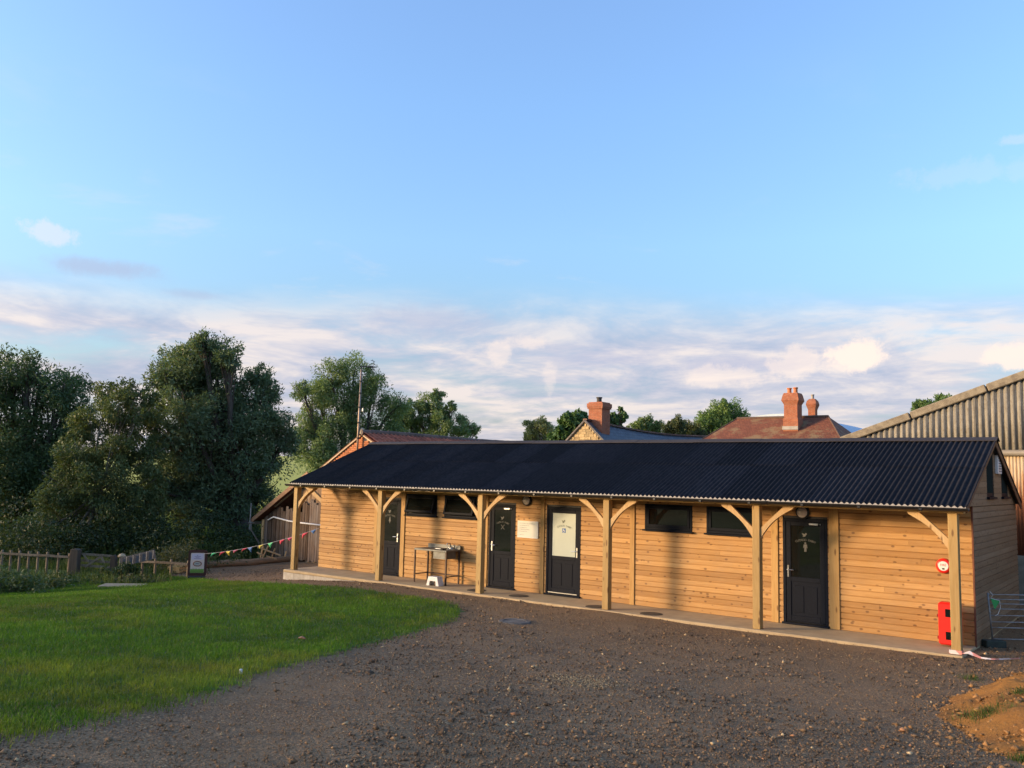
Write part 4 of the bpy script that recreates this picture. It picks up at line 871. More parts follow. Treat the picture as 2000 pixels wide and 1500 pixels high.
fence('rail_fence', 'weathered post and rail fence between gate and log edging', [(254, 1088), (279, 1090), (304, 1091), (335, 1092.5), (368, 1095)], 33.2, 32.0, False)
p_ = at(148, 1073, 33.8); tag(MB().prism([(-.16, -1.0), (.17, -1.0), (.14, -.3), (.155, .0), (.02, .03), (-.12, .01), (-.15, -.4)], lambda a, b, d: (p_[0]+a*.8-d*.6, p_[1]+a*.6+d*.8, p_[2]+b), -.13, .13).build('gate_post', M['old_wood'], bevel=.02), 'thick old dark gate post at the left of the field gate', 'gate post')
p_ = at(223, 1085, 33.4); tag(MB().prism([(-.11, -.9), (.11, -.9), (.10, -.1), (.03, .03), (-.09, 0)], lambda a, b, d: (p_[0]+a*.8-d*.6, p_[1]+a*.6+d*.8, p_[2]+b), -.09, .09).build('gate_post', M['old_wood'], bevel=.015), 'ivy covered gate post at the right of the field gate', 'gate post')
gt_ = empty('field_gate', 'weathered wooden field gate with crossed braces', 'gate'); A, B = at(160, 1082, 33.8), at(218, 1086, 33.4)
for dz in (0, .21, .38): MB().bar(A+np.array([0, 0, -dz]), B+np.array([0, 0, -dz]), .03, .075).build('rail', M['grey_wood'], gt_)
MB().bar(A+(B-A)*.16+np.array([.04, -.05, -.42]), A+(B-A)*.75+np.array([.04, -.05, .03]), .025, .07).build('brace', M['grey_wood'], gt_)
for f0, f1 in ((.08, .28), (.66, .80)): MB().bar(A+(B-A)*f0+np.array([.04, -.05, 0]), A+(B-A)*f1+np.array([.04, -.05, -.25]), .025, .06).build('brace', M['grey_wood'], gt_)
p_ = at(238.5, 1083, 33.6); ml = empty('mushroom_lamp', 'little pale capped post light beside the gate', 'post light', (p_[0], p_[1], p_[2]-.75))
MB().lathe([(.05, 0), (.05, .66)], n=12).build('stem', M['grey_wood'], ml); MB().lathe([(.13, .661), (.14, .70), (.07, .77), (.0, .79)], n=14).build('cap', simple('lamp_cap', (.45, .33, .18), None, 4), ml)
p_ = at(270, 1088, 32); sp = empty('panel_board', 'grey tilted ribbed panel lying in the tall weeds', 'panel', tuple(p_))
MB().bar((-.55, -.3, -.2), (.5, .3, .12), .03, .30).build('sheet', simple('grey_panel', (.07, .075, .085), None, 6), sp)
for k in range(6): f_ = k/5; MB().bar((-.53+1.0*f_+.02, -.31+.58*f_-.03, -.33+.31*f_), (-.53+1.0*f_+.02, -.31+.58*f_-.03, -.06+.31*f_), .02, .03, up=(1, 0, 0)).build('rib', simple('panel_rib', (.11, .115, .13), None, 6), sp)

# log edging and sawn ends
M['log'] = wood('log_wood', (.33, .215, .115), (.20, .125, .065), 'y', False, .1, .85)
la, lb = np.array([LA[0], LA[1], 0]), np.array([LB2[0], LB2[1], 0])
pts = []
for k in range(12):
    f_ = k/11; q_ = la+(lb-la)*f_; pts.append((q_[0]+.04*math.sin(k*1.9), q_[1], gz(q_[0], q_[1])+.10+.015*math.sin(k*2.7)))
lg = empty('edging_log', 'long peeled log edging the gravel below the meadow', 'log'); MB().tube(pts, [.13-.012*math.sin(k*1.3) for k in range(12)], 12).build('log_body', M['log'], lg, smooth=True)
ob = ground_hit(338, 1120); stk = empty('sawn_timber_stack', 'little stack of freshly sawn pale timber ends at the log end', 'timber', (ob[0], ob[1], gz(ob[0], ob[1])), .64)
pale_wood = wood('fresh_cut', (.66, .42, .17), (.55, .32, .11), 'y', True, .1)
for k in range(3):
    for j in range(2): MB().box((-.22+k*.15, -.02+.02*j, .01+j*.115), (-.22+k*.15+.145, .9, .01+j*.115+.11)).build('offcut', pale_wood, stk, bevel=.006)
# heap of light planks by the old barn
tm_ = empty('plank_trestle', 'broken trestle of pale planks in front of the old barn', 'trestle'); T_ = lambda x, y, D=33.5: at(x, y, D)
for (a, b, w_) in (((503, 1068), (548, 1085), .10), ((509, 1089), (514, 1066), .10), ((512, 1090), (524, 1066), .07), ((502, 1079), (516, 1086), .09), ((530, 1090), (537, 1071), .06), ((520, 1086), (540, 1092), .07), ((556, 1087), (559, 1077), .06)):
    MB().bar(T_(*a), T_(*b), .04, w_, up=(.6, -.8, 0)).build('plank', M['brace'], tm_)

# A-board
sp_ = ground_hit(384, 1129); ab = empty('pavement_sign', 'upright poster board with dark red frame standing on the gravel', 'sign', (sp_[0], sp_[1], gz(sp_[0], sp_[1])), YAW+.12)
def rrect(w, h, r, n=5): return [(cx+r*math.cos(t), cz+r*math.sin(t)) for cx, cz, t0 in ((w/2-r, h-r, 0), (-w/2+r, h-r, math.pi/2), (-w/2+r, r, math.pi), (w/2-r, r, 3*math.pi/2)) for t in np.linspace(t0, t0+math.pi/2, n)]
fr_ = plain('sign_frame', (.05, .014, .010), .4)
MB().prism([(a, b+.06) for a, b in rrect(.60, .86, .08)], lambda a, b, d: (a, d, b), -.02, .02).build('frame', fr_, ab)
MB().prism([(a, b+.17) for a, b in rrect(.44, .65, .03)], lambda a, b, d: (a, d, b), -.024, -.0205).build('poster', simple('poster_paper', (.56, .46, .36), (.60, .52, .46), 3, .6, 0, 0), ab)
MB().prism([(a, b+.60) for a, b in rrect(.38, .20, .03)], lambda a, b, d: (a, d, b), -.0262, -.0245).build('poster_header', plain('poster_lilac', (.52, .48, .56), .6), ab)
mb = MB(); rs = random.Random(9)
for k in range(16):
    x = -.21+.42*k/16; hgt = rs.uniform(.10, .20); mb.add([(x-.012, -.0262, .175), (x+.035, -.0262, .175), (x+.01+rs.uniform(-.01, .02), -.0262, .175+hgt)], [(0, 1, 2)])
mb.add([(-.215, -.0255, .172), (.215, -.0255, .172), (.215, -.0255, .30), (-.215, -.0255, .29)], [(0, 1, 2, 3)]); mb.build('poster_grass', plain('poster_green', (.13, .26, .04), .6), ab)
mb = MB(); mb.tube([(.13*math.cos(t), -.028, .47+.075*math.sin(t)) for t in np.linspace(0, 2*math.pi, 25)], .014, 6, cap=False); mb.build('oval_ring', plain('poster_brown', (.16, .055, .03), .6), ab)
mb = MB(); mb.add([(.122*math.cos(t), -.0275, .47+.068*math.sin(t)) for t in np.linspace(0, 2*math.pi, 24, endpoint=False)], [tuple(range(24))]); mb.build('oval_field', plain('poster_pale', (.42, .42, .34), .6), ab)
mb = MB()
for k in range(5): mb.box((-.05+.022*k, -.0295, .455+.008*(k % 2)), (-.035+.022*k, -.0282, .485))
flat(mb, BIRD, 0, .735, -.0272, .022)
for z_, hw in ((.70, .10), (.665, .06), (.63, .12)): mb.box((-hw, -.0275, z_), (hw, -.0266, z_+.012))
mb.build('poster_print', plain('poster_ink', (.14, .12, .20), .6), ab)
MB().prism([(-.27, 0), (.27, 0), (.25, .07), (-.25, .07)], lambda a, b, d: (a, d, b), -.16, .10).build('base', M['black'], ab, bevel=.02)

# bunting from the sign to the corner of the building
a0 = np.array([sp_[0]+.2, sp_[1]+.12, gz(sp_[0], sp_[1])+.80]); a1 = onY(625, 1032, YW-.03); a1 = np.array([XL-.01, YW-.03, a1[2]])
def bl(f): q_ = a0+(a1-a0)*f; q_[2] -= .22*4*f*(1-f)*.55; return q_
bn = empty('bunting', 'string of small coloured pennants from the sign to the building corner', 'bunting')
MB().tube([tuple(bl(f)) for f in np.linspace(0, 1, 22)], .006, 5).build('cord', simple('grey_cord', (.35, .33, .33), None, 5), bn)
cc = {'g': (.06, .42, .16), 'r': (.55, .035, .05), 'y': (.58, .44, .04), 'p': (.45, .10, .16), 'b': (.04, .12, .30), 'k': (.60, .07, .16)}
cm = {k: plain('cloth_'+n_, v, .7) for (k, v), n_ in zip(cc.items(), ('green', 'red', 'yellow', 'rose', 'blue', 'pink'))}
dirn = (a1-a0)/np.linalg.norm(a1-a0); rf = random.Random(4)
for f, k in ((.07, 'g'), (.155, 'r'), (.20, 'y'), (.27, 'p'), (.36, 'r'), (.40, 'b'), (.50, 'y'), (.58, 'g'), (.68, 'r'), (.745, 'k'), (.87, 'r'), (.935, 'b')):
    q_ = bl(f); e_ = bl(min(1, f+.045)); t_ = (q_+e_)/2+np.array([rf.uniform(-.10, .06), rf.uniform(-.12, .06), -.17*rf.uniform(.5, 1.0)]); m_ = (q_+e_)/2*.5+t_*.5+np.array([.03, -.04, .01])
    o = MB().add([tuple(q_), tuple(e_), tuple(m_), tuple(t_)], [(0, 1, 2), (0, 2, 3), (1, 3, 2)]).build('pennant', cm[k], bn); so = o.modifiers.new('t', 'SOLIDIFY'); so.thickness = .004

# ------------------------------------------------------------------ old barn behind, left
BY = 7.5; AX, AZ = -5.27, 4.40
ob_ = empty('old_barn', 'old brick and weatherboard barn with red pantile roof and lean-to behind the left end', 'barn')
brickm = simple('old_red_brick', (.50, .175, .065), (.38, .125, .048), 12, .85, 0, .3, .28); mort = simple('lime_mortar', (.44, .33, .22), None, 10, .9)
LX, LZ = -11.65, .66; lsl = (AZ-LZ)/(AX-LX)            # left roof slope
gw_ = MB().prism([(-8.4, -.95), (-1.2, -.95), (-1.2, 2.2), (AX, AZ-.10), (-8.4, LZ+lsl*(-8.4-LX)-.10)], lambda a, b, d: (a, d, b), BY+.06, BY+.16).build('gable_wall', mort, ob_)
bme = [MB().box((0, 0, 0), (w_, .06, .064)).mesh('brick', brickm) for w_ in (.212, .10)]
nbk = 0; k = 0; z = 2.72
while z < AZ-.22:
    x0 = AX-(AZ-.12-z-.075)/lsl; x1 = min(AX+(AZ-.12-z-.075)/.50, -3.2); x = x0+.02; k += 1
    if k % 4 == 0: bm_, st_ = bme[1], .112
    else: bm_, st_ = bme[0], .225
    while x+st_ < x1 and nbk < 298:
        o = link(bpy.data.objects.new('brick', bm_), gw_); o.location = (x+(.11 if k % 2 else 0)*0, BY+random.uniform(-.004, .004), z); nbk += 1; x += st_
    z += .0755
# verge mortar and barge line
MB().bar((AX+.02, BY-.02, AZ-.07), (LX+1.2, BY-.02, LZ+lsl*1.2-.07), .07, .05).bar((AX-.02, BY-.02, AZ-.07), (AX+2.4, BY-.02, AZ-.07-1.2), .07, .05).build('verge', simple('verge_mortar', (.52, .42, .28), (.38, .28, .18), 8, .9), ob_)
oldm = wood('old_planks', (.19, .125, .082), (.085, .056, .04), 'z', False, .45, .85, weather=.25); litold = wood('sunlit_planks', (.36, .24, .14), (.22, .14, .085), 'z', False, .3, .8)  # second wood is paler: sunlight on the upper planks put into their colour
MB().box((LX+.5, BY+3.0, -.95), (-8.41, BY+3.1, 1.0)).box((LX+.45, BY+.1, -.95), (LX+.5, BY+3.0, .75)).build('lean_to_wall', oldm, ob_)
tw = MB().box((LX+.5, BY+.0605, -.95), (AX, BY+.0607, -.94)).build('timber_front', oldm, ob_)
rp = random.Random(8); x = LX+.55
while x < AX+.8:
    w_ = rp.uniform(.11, .19); zt = min(LZ+lsl*(x-LX)-.16, (1.60 if x > -8.6 else 1.25)+rp.uniform(-.16, .10)); zb = -.85+rp.uniform(0, .08)
    MB().box((x, BY-.06+rp.uniform(-.015, .015), zb), (x+w_-rp.uniform(.012, .03), BY-.03, zt)).build('plank', oldm, tw)
    if x > -9.0:
        zt2 = min(LZ+lsl*(x-LX)-.18, 2.55)
        if zt2 > 1.7: MB().box((x, BY+.02+rp.uniform(-.012, .012), 1.45), (x+w_-.012, BY+.05, zt2)).build('plank', litold, tw)
    x += w_
MB().bar((-8.8, BY-.02, 2.42), (-7.2, BY-.02, 1.50), .10, .16).build('brace', M['brace'], tw); MB().box((-8.98, BY-.05, 1.3), (-8.80, BY+.03, 2.35)).build('stud', M['brace'], tw); 
MB().box((LX+.45, BY-.10, -.9), (LX+.58, BY+.04, .72)).build('corner_post', M['brace'], tw)
MB().tube([(LX+.9, BY-.12, .72), (LX+1.25, BY-.12, .86), (-9.4, BY-.12, .74), (-8.6, BY-.12, .70), (-7.0, BY-.12, .66)], .035, 8).build('waste_pipe', M['white'], ob_, smooth=True)
MB().bar((LX, BY-.32, LZ-.02), (LX+3.6, BY-.32, LZ+lsl*3.6-.02), .05, .17).build('barge_board', wood('barge_wood', (.34, .19, .10), (.22, .11, .06), 'x', False), ob_)
MB().tube([(LX+.05, BY-.45, LZ-.10), (LX+.05, BY+6, LZ-.10)], .06, 8).tube([(LX+.10, BY-.40, LZ-.12), (LX+.12, BY-.38, LZ-.4), (LX+.42, BY-.16, LZ-.95), (LX+.42, BY-.16, -.9)], .035, 8).build('gutter_pipe', simple('old_gutter', (.16, .14, .11), None, 5), ob_, smooth=True)
MB().tube([(LX+.02, BY-.4, LZ-.4), (LX+.05, BY-.4, LZ+.75)], .025, 6).build('vent_pipe', M['galv'], ob_)
orf = MB().prism([(LX-.05, LZ+.03), (LX+3.2, LZ+3.2*lsl+.01), (LX+3.2, LZ+3.2*lsl-.05), (LX-.05, LZ-.03)], lambda a, b, d: (a, d, b), BY-.34, BY+13).prism([(LX+3.2005, LZ+3.2*lsl+.01), (AX, AZ+.0), (AX, AZ-.06), (LX+3.2005, LZ+3.2*lsl-.05)], lambda a, b, d: (a, d, b), BY-.03, BY+13).prism([(AX+3.6, AZ-1.80), (AX, AZ-.0), (AX, AZ-.06), (AX+3.6, AZ-1.86)], lambda a, b, d: (a, d, b), BY-.05, BY+13).build('roof', simple('roof_batten', (.16, .06, .035), None, 6, .9), ob_)
tile_m = simple('red_pantile', (.42, .125, .062), (.29, .082, .045), 5, .8, 0, .3, .30)
ra = math.atan(.5); prof = []
for k in range(9): u = k/8*.27; prof.append((u, .032*math.sin(u/.27*2*math.pi+.6)))
def tile_mesh(name, poss):
    mb = MB()
    for (yy, s_) in poss:
        vs = []
        for u, h in prof:
            for v in (0, .36): vs.append((AX+(s_+v)*math.cos(ra)+(h+.045+.02*(v > 0))*math.sin(ra), yy+u, AZ-(s_+v)*math.sin(ra)+(h+.045+.02*(v > 0))*math.cos(ra)))
        for u, h in reversed(prof): vs.append((AX+(s_+.36)*math.cos(ra)+(h+.045)*math.sin(ra), yy+u, AZ-(s_+.36)*math.sin(ra)+(h+.045)*math.cos(ra)))
        n_ = len(prof); fs = [(2*k, 2*k+2, 2*k+3, 2*k+1) for k in range(n_-1)] + [(2*k+1, 2*k+3, 2*n_+(n_-2-k), 2*n_+(n_-1-k)) for k in range(n_-1)]
        mb.add(vs, fs)
    return mb
pos = [(BY-.05+c_*.245, .06+r_*.31) for c_ in range(50) for r_ in range(9)]
for q_ in pos[:270]: tile_mesh('pantile', [q_]).build('pantile', tile_m, orf)
tile_mesh('far_pantiles', pos[270:]).build('far_pantiles', tile_m, orf, kind='stuff')
for k in range(26): MB().tube([(AX, BY-.10+k*.5, AZ+.0), (AX, BY+.39+k*.5, AZ+.0)], .13, 10).build('ridge_tile', simple('ridge_tile_m', (.16, .085, .06), (.10, .07, .055), 6, .85, 0, .3, .3), orf) if k == 0 else None
rt0 = [o for o in orf.children if o.name.startswith('ridge_tile')][0]
for k in range(1, 26):
    o = rt0.copy(); link(o, orf); o.location = (0, .5*k, .006*(k % 2)+.02*math.sin(k*.35))
MB().lathe([(.0, .20), (.06, .17), (.10, .06), (.11, -.06)], (AX, BY-.03, AZ), 10).build('ridge_end', simple('mortar_end', (.45, .36, .24), None, 8, .9), orf)

# television aerial
m0 = onY(697, 880, BY-.15); m1 = onY(706, 722, BY-.15); ar = empty('aerial_mast', 'tall thin mast with television aerial strapped to the brick gable', 'aerial', (m0[0], m0[1], 2.2))
dz_ = m1-np.array([m0[0], m0[1], 2.2]); MB().tube([(0, 0, 0), tuple(dz_)], [.045, .036], 8).build('mast', simple('mast_metal', (.34, .26, .20), (.22, .15, .11), 3, .5, .4), ar, smooth=True)
for f in (.42, .55, .68, .80, .9): q_ = dz_*f; MB().tube([tuple(q_-np.array([0, 0, .03])), tuple(q_+np.array([0, 0, .03]))], .055, 8).build('clamp', M['black'], ar)
top = dz_+np.array([0, 0, .12]); rt3 = np.array([.795, .606, 0]); MB().tube([tuple(dz_), tuple(top)], .02, 6).tube([tuple(top-rt3*.08), tuple(top+rt3*.62)], .02, 6).build('boom', M['black'], ar)
MB().box((-.10, -.03, -.035), (.10, .03, .035), 0, Matrix.Translation(tuple(top+rt3*.36)) @ Matrix.Rotation(.65, 4, 'Z')).build('dipole_box', M['black'], ar)
sd3 = np.array([-.606, .795, 0])
for k in range(7): q_ = top+rt3*(.0+.05*k); MB().tube([tuple(q_-sd3*.16+np.array([0, 0, -.0])), tuple(q_+sd3*.16)], .010, 5).build('element', M['black'], ar)
for sgn in (-1, 1): MB().tube([tuple(top+rt3*.46+np.array([0, 0, .02*sgn])), tuple(top+rt3*.50+np.array([0, 0, .16*sgn])), tuple(top+rt3*(.42 if sgn > 0 else .46)+np.array([0, 0, .30*sgn]))], .009, 5).build('reflector', M['black'], ar)
for k in range(5): q_ = top+rt3*(.48-.02*abs(k-2))+np.array([0, 0, (k-2)*.12]); MB().tube([tuple(q_-sd3*.2-rt3*.05), tuple(q_+sd3*.2+rt3*.05)], .010, 5).build('reflector_rod', M['black'], ar)
q_ = dz_*.66; MB().tube([tuple(q_), tuple(q_+rt3*.10), tuple(q_+rt3*.14+np.array([0, 0, .12]))], .012, 6).box((-.04, -.03, -.06), (.04, .03, .06), 0, Matrix.Translation(tuple(q_+rt3*.13))).build('amplifier', M['galv'], ar)

# ------------------------------------------------------------------ stone cottage
CY = 27.0
A_ = onY(1143, 822, CY); ct = empty('stone_cottage', 'stone gabled cottage with slate roof and single brick chimney', 'house'); cs_ = .92
stm = simple('limestone', (.44, .33, .17), (.34, .24, .12), 9, .9, 0, .5, .30)
hw = 3.4; cw = MB().prism([(-hw, -A_[2]), (hw, -A_[2]), (hw, -hw*cs_), (0, -.03), (-hw, -hw*cs_)], lambda a, b, d: (A_[0]+a, d, A_[2]+b), CY+.05, CY+.4).box((A_[0]+hw-.4, CY+.405, 0), (A_[0]+hw, CY+16, A_[2]-hw*cs_-.1)).build('wall', simple('cottage_mortar', (.40, .31, .18), None, 6, .9), ct)
rs = random.Random(11); z = A_[2]-2.0; ns_ = 0
while z < A_[2]-.16:
    hgt = rs.uniform(.11, .19); half = (A_[2]-.10-z-hgt)/cs_; x = A_[0]-half
    while x < A_[0]+half-.08:
        w_ = rs.uniform(.16, .38); w_ = min(w_, A_[0]+half-x)
        MB().box((x+.008, CY+rs.uniform(-.02, .02), z+.006), (x+w_-.008, CY+.06, z+hgt-.006)).build('stone', stm, cw); x += w_; ns_ += 1
    z += hgt
slm = brick_mat('blue_slate', (.065, .075, .095), (.10, .11, .135), (.035, .04, .05), 1.0, .30, .20, 'xz', .55, .010, (.13, .12, .10, .35))
rl_ = 17.0; n_ = 24; V = []; F_ = []
for k in range(n_+1):                       # ridge sags along its length
    f = k/n_; y = CY-.10+rl_*f; sag = -.28*math.sin(math.pi*f)-.12*f
    V += [(A_[0]-hw-.2, y, A_[2]+.04-(hw+.2)*cs_+sag*.5), (A_[0], y, A_[2]+.06+sag), (A_[0]+hw+.3, y, A_[2]+.04-(hw+.3)*cs_+sag*.5)]
for k in range(n_): F_ += [(3*k, 3*k+3, 3*k+4, 3*k+1), (3*k+1, 3*k+4, 3*k+5, 3*k+2)]
o = MB().add(V, F_).build('roof', slm, ct); so = o.modifiers.new('t', 'SOLIDIFY'); so.thickness = .08
for k in range(34):
    f = (k+.5)/34; y = CY-.05+rl_*f; sag = -.28*math.sin(math.pi*f)-.12*f
    MB().bar((A_[0], y-.24, A_[2]+.10+sag), (A_[0], y+.235, A_[2]+.10+sag), .26, .10).build('ridge_tile', simple('cottage_ridge', (.17, .085, .055), (.10, .065, .05), 6, .85, 0, .3, .3) if k == 0 else bpy.data.materials['cottage_ridge'], o)
MB().bar((A_[0], CY-.04, A_[2]+.02), (A_[0]-hw-.15, CY-.04, A_[2]+.02-(hw+.15)*cs_), .10, .09).bar((A_[0]+.03, CY-.04, A_[2]-.01), (A_[0]+hw+.2, CY-.04, A_[2]+.02-(hw+.2)*cs_), .10, .09).build('verge', simple('cottage_verge', (.42, .30, .18), None, 6, .9), ct)
def brick_chimney(parent, cx, cy, z0, w, d, prof_, pots, matb):
    mb = MB()
    for (h0, h1, g0_, g1_) in prof_:
        vs = [(cx+sx_*(w/2+g_), cy+sy_*(d/2+g_), z0+h) for h, g_ in ((h0, g0_), (h1, g1_)) for sx_, sy_ in ((-1, -1), (1, -1), (1, 1), (-1, 1))]
        mb.add(vs, [(3, 2, 1, 0), (4, 5, 6, 7), (0, 1, 5, 4), (1, 2, 6, 5), (2, 3, 7, 6), (3, 0, 4, 7)])
    ch = mb.build('chimney', matb, parent)
    for (dx, r_, h0, h1, pm) in pots: MB().lathe([(r_*.92, h0-.05), (r_*.85, h0+(h1-h0)*.75), (r_*1.08, h0+(h1-h0)*.82), (r_*1.08, h1), (r_*.7, h1), (r_*.6, h0)], (cx+dx, cy, z0), 12).build('chimney_pot', pm, ch)
    return ch
cbm = brick_mat('chimney_brick', (.42, .12, .055), (.31, .085, .045), (.28, .18, .12), 1.0, .225, .075)
pot_dark = plain('sooty_pot', (.045, .04, .035), .8); pot_red = simple('terracotta_pot', (.50, .17, .07), (.40, .13, .05), 6, .8)
brick_chimney(ct, A_[0]+.35, CY+1.0, A_[2]-.75, .92, .92, [(0, 1.50, 0, 0), (1.5005, 1.60, .06, .06), (1.6005, 1.82, .085, .085), (1.8205, 1.90, .02, .0)], [(-.02, .17, 1.90, 2.22, pot_dark)], cbm)

# ------------------------------------------------------------------ red roofed house
HY = 40.0; hs = empty('red_roofed_house', 'house with hipped red tile roof and two ornate brick chimneys', 'house')
rtm = brick_mat('plain_tiles', (.235, .085, .045), (.17, .062, .036), (.10, .045, .03), 1.0, .17, .115, 'xz', .8, .008, (.23, .165, .085, .75))
r0, r1 = onY(1440, 817, HY), onY(1618, 814, HY); rz = (r0[2]+r1[2])/2; e0, e1 = r0[0]-2.3, r1[0]+2.5; ez = rz-3.3*.76; ey0, ey1 = HY-4.2, HY+4.2
def tri_roof():
    mb = MB(); v = [(e0, ey0, ez), (e1, ey0, ez), (e1, ey1, ez), (e0, ey1, ez), (r0[0], HY, rz), (r1[0], HY, rz)]
    mb.add(v, [(0, 1, 5, 4), (2, 3, 4, 5), (1, 2, 5), (3, 0, 4), (3, 2, 1, 0)]); return mb
rf_ = tri_roof().build('roof', rtm, hs); MB().box((e0+.4, ey0+.4, 0), (e1-.4, ey1-.4, ez-.005)).build('wall', brick_mat('house_brick', (.36, .12, .06), (.28, .09, .05), (.25, .2, .15)), hs)
MB().tube([(r0[0], HY, rz), (r1[0], HY, rz)], .10, 8).tube([(r1[0], HY, rz), (e1, ey0, ez)], .06, 8).tube([(r0[0], HY, rz), (e0, ey0, ez)], .05, 8).build('ridge_tiles', simple('house_ridge', (.11, .06, .04), (.08, .05, .035), 5, .85), rf_)
c_ = onY(1548, 835, HY-1.3); brick_chimney(hs, c_[0], HY-1.2, c_[2]-.9, .86, .86, [(0, 1.42, .05, .05), (1.4205, 1.52, .05, .0), (1.5205, 2.35, 0, 0), (2.3505, 2.62, 0, .13), (2.6205, 2.95, .13, .06), (2.9505, 3.10, .06, .0)], [(-.22, .15, 3.1, 3.45, pot_red), (.18, .15, 3.1, 3.47, pot_red)], cbm)
MB().box((c_[0]-.5, HY-1.75, c_[2]-.16), (c_[0]+.5, HY-1.66, c_[2]+.06)).build('lead_flashing', simple('lead_flashing', (.30, .28, .25), None, 5), hs)
c_ = onY(1587.5, 815, HY+1.0); brick_chimney(hs, c_[0], HY+1.0, c_[2]-.8, .46, .46, [(0, 1.28, 0, 0), (1.2805, 1.62, 0, .11), (1.6205, 1.85, .11, .06), (1.8505, 2.0, .06, -.06)], [(0, .11, 2.0, 2.3, plain('grey_pot', (.30, .27, .24), .8))], cbm)

# pale curved roof far behind
q0 = onY(1612, 832, 75); sb = empty('curved_barn_roof', 'pale blue curved barn roof far behind the red roofed house', 'barn', (q0[0], 75, 0))
arc = [(8.2*math.cos(t), q0[2]-3.6+5.0*math.sin(t)) for t in np.linspace(0, math.pi, 24)]
x_off = onY(1668, 850, 75)[0]-q0[0]-8.0; MB().prism([(a+x_off, b) for a, b in arc], lambda a, b, d: (a, d, b), 0, 18).build('arched_sheeting', simple('pale_blue_steel', (.36, .43, .52), (.33, .40, .49), 3, .5), sb); MB().box((x_off-8.1, .05, 0), (x_off+8.1, 17.9, q0[2]-3.61)).build('wall', simple('blue_grey_cladding', (.33, .38, .44), None, 3), sb)

# ------------------------------------------------------------------ big corrugated barn, right
GY = 8.5; q0 = onY(1655, 852, GY); q1 = onY(2000, 727, GY); vs_ = (q1[2]-q0[2])/(q1[0]-q0[0]); gb = empty('corrugated_barn', 'tall grey fibre cement barn gable with rusty iron lower wall', 'barn', (0, 0, 0))
vz = lambda x: q0[2]+(x-q0[0])*vs_
asb = None
def asb_mat():
    m, t = new_mat('lichened_asbestos'); g = t.n('ShaderNodeNewGeometry').outputs['Position']
    n1 = t.noise(t.n('ShaderNodeVectorMath', {0: g, 1: (4, 4, .8)}, operation='MULTIPLY').outputs[0], 3.0, 7.0, .7).outputs[0]; n2 = t.noise(g, 14.0, 6.0, .7).outputs[0]
    c = t.mix(t.smooth(n1, .35, .65), (.25, .235, .20, 1), (.17, .157, .13, 1)); c = t.mix(t.math('MULTIPLY', t.smooth(n2, .5, .66), .65), c, (.14, .115, .085, 1)); finish(t, c, .9, n2, .5, .01, 0, .2); return m
def rust_mat():
    m, t = new_mat('rusty_iron'); g = t.n('ShaderNodeNewGeometry').outputs['Position']; z = t.n('ShaderNodeSeparateXYZ', {0: g}).outputs[2]
    n1 = t.noise(t.n('ShaderNodeVectorMath', {0: g, 1: (9, 9, .9)}, operation='MULTIPLY').outputs[0], 2.0, 7.0, .7).outputs[0]; f = t.math('ADD', n1, t.math('MULTIPLY', t.math('SUBTRACT', 3.25, z), .28))
    c = t.ramp(f, [(.42, (.50, .40, .27)), (.56, (.42, .26, .13)), (.68, (.26, .095, .035)), (.9, (.15, .05, .022))]); finish(t, c, .75, n1, .4, .01, .15, .3); return m
M['asb'] = asb_mat(); M['rust'] = rust_mat()
M['asb_verge'] = simple('verge_lichen', (.25, .215, .155), (.15, .125, .09), 7, .9, 0, .5)
def corr_sheet(x0, x1, z0, ztop, pitch, amp, y, mat_, name, parent, seg=8):
    n = int(round((x1-x0)/pitch*seg)); mb = MB(); vs = []
    for k in range(n+1):
        x = x0+(x1-x0)*k/n; yy = y-amp*math.cos((x-x0)/pitch*2*math.pi)
        vs += [(x, yy, z0), (x, yy, ztop(x))]
    mb.add(vs, [(2*k, 2*k+2, 2*k+3, 2*k+1) for k in range(n)]); o = mb.build(name, mat_, parent, smooth=True); so = o.modifiers.new('t', 'SOLIDIFY'); so.thickness = .007; return o
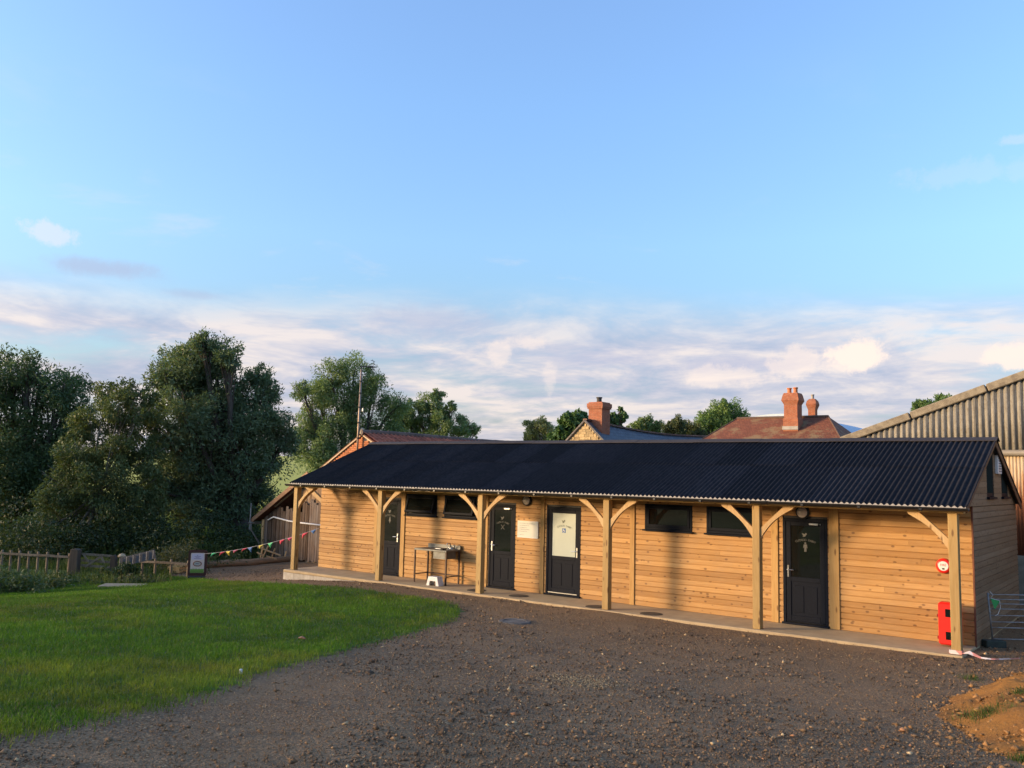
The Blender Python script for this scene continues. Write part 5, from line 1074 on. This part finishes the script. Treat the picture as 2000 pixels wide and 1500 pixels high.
gwall = MB().prism([(q0[0]-.05, 0), (26, 0), (26, vz(26)-.1), (q0[0]-.05, vz(q0[0])-.1)], lambda a, b, d: (a, d, b), GY+.10, GY+.25).build('gable_frame', M['dark'], gb)
x = q0[0]-.9; k = 0
while x < 24.5:
    corr_sheet(x, x+1.022, 3.70, lambda xx: max(3.75, vz(xx)-.16), 0.146, .034, GY-.004*(k % 2), M['asb'], 'cladding_sheet', gb); x += 1.022; k += 1
x = 16.2; k = 0
while x < 24:
    corr_sheet(x, x+.608, 1.15, lambda xx: 3.60, .076, .010, GY+.02-.003*(k % 2), M['rust'], 'rusty_sheet', gb); x += .608; k += 1
MB().tube([(15.5, GY-.06, 3.68), (24.5, GY-.06, 3.68)], .075, 12).build('horizontal_pipe', simple('grey_pipe', (.20, .18, .155), (.15, .135, .115), 4, .6), gb, smooth=True)
MB().box((15.5, GY-.05, 0), (25, GY+.09, 1.16)).build('block_base', simple('mossy_blockwork', (.19, .17, .13), (.13, .125, .085), 5, .9, 0, .4), gb)
for k in range(7):
    xa = q0[0]-.15+k*1.83; xb = xa+1.80; MB().bar((xa, GY-.06, vz(xa)-.07), (xb, GY-.06, vz(xb)-.07+(.01 if k % 2 else 0)), .10, .20).build('verge_piece', M['asb_verge'], gb, bevel=.02)
MB().prism([(q0[0]-.2, vz(q0[0]-.2)), (25, vz(25)), (25, vz(25)-.05), (q0[0]-.2, vz(q0[0]-.2)-.05)], lambda a, b, d: (a, d, b), GY+.0, GY+20).build('roof', M['asb_verge'], gb)

# litter on the grass edge
w0 = ground_hit(470, 1317); tag(MB().lathe([(.0, .065), (.018, .06), (.024, .0), (.0, 0)], (w0[0], w0[1], lawn_z(w0[0], w0[1])-.02), 10).build('paper_cup', M['white']), 'small white cup lying on the lawn edge', 'litter')
w0 = ground_hit(588, 1252); tag(MB().tube([(w0[0]-.06, w0[1], w0[2]+.04), (w0[0], w0[1]+.02, w0[2]+.055), (w0[0]+.07, w0[1]+.03, w0[2]+.04)], [.012, .022, .010], 7).build('dead_leaf', simple('brown_leaf', (.16, .08, .045), None, 9)), 'curled brown leaf on the lawn', 'litter')
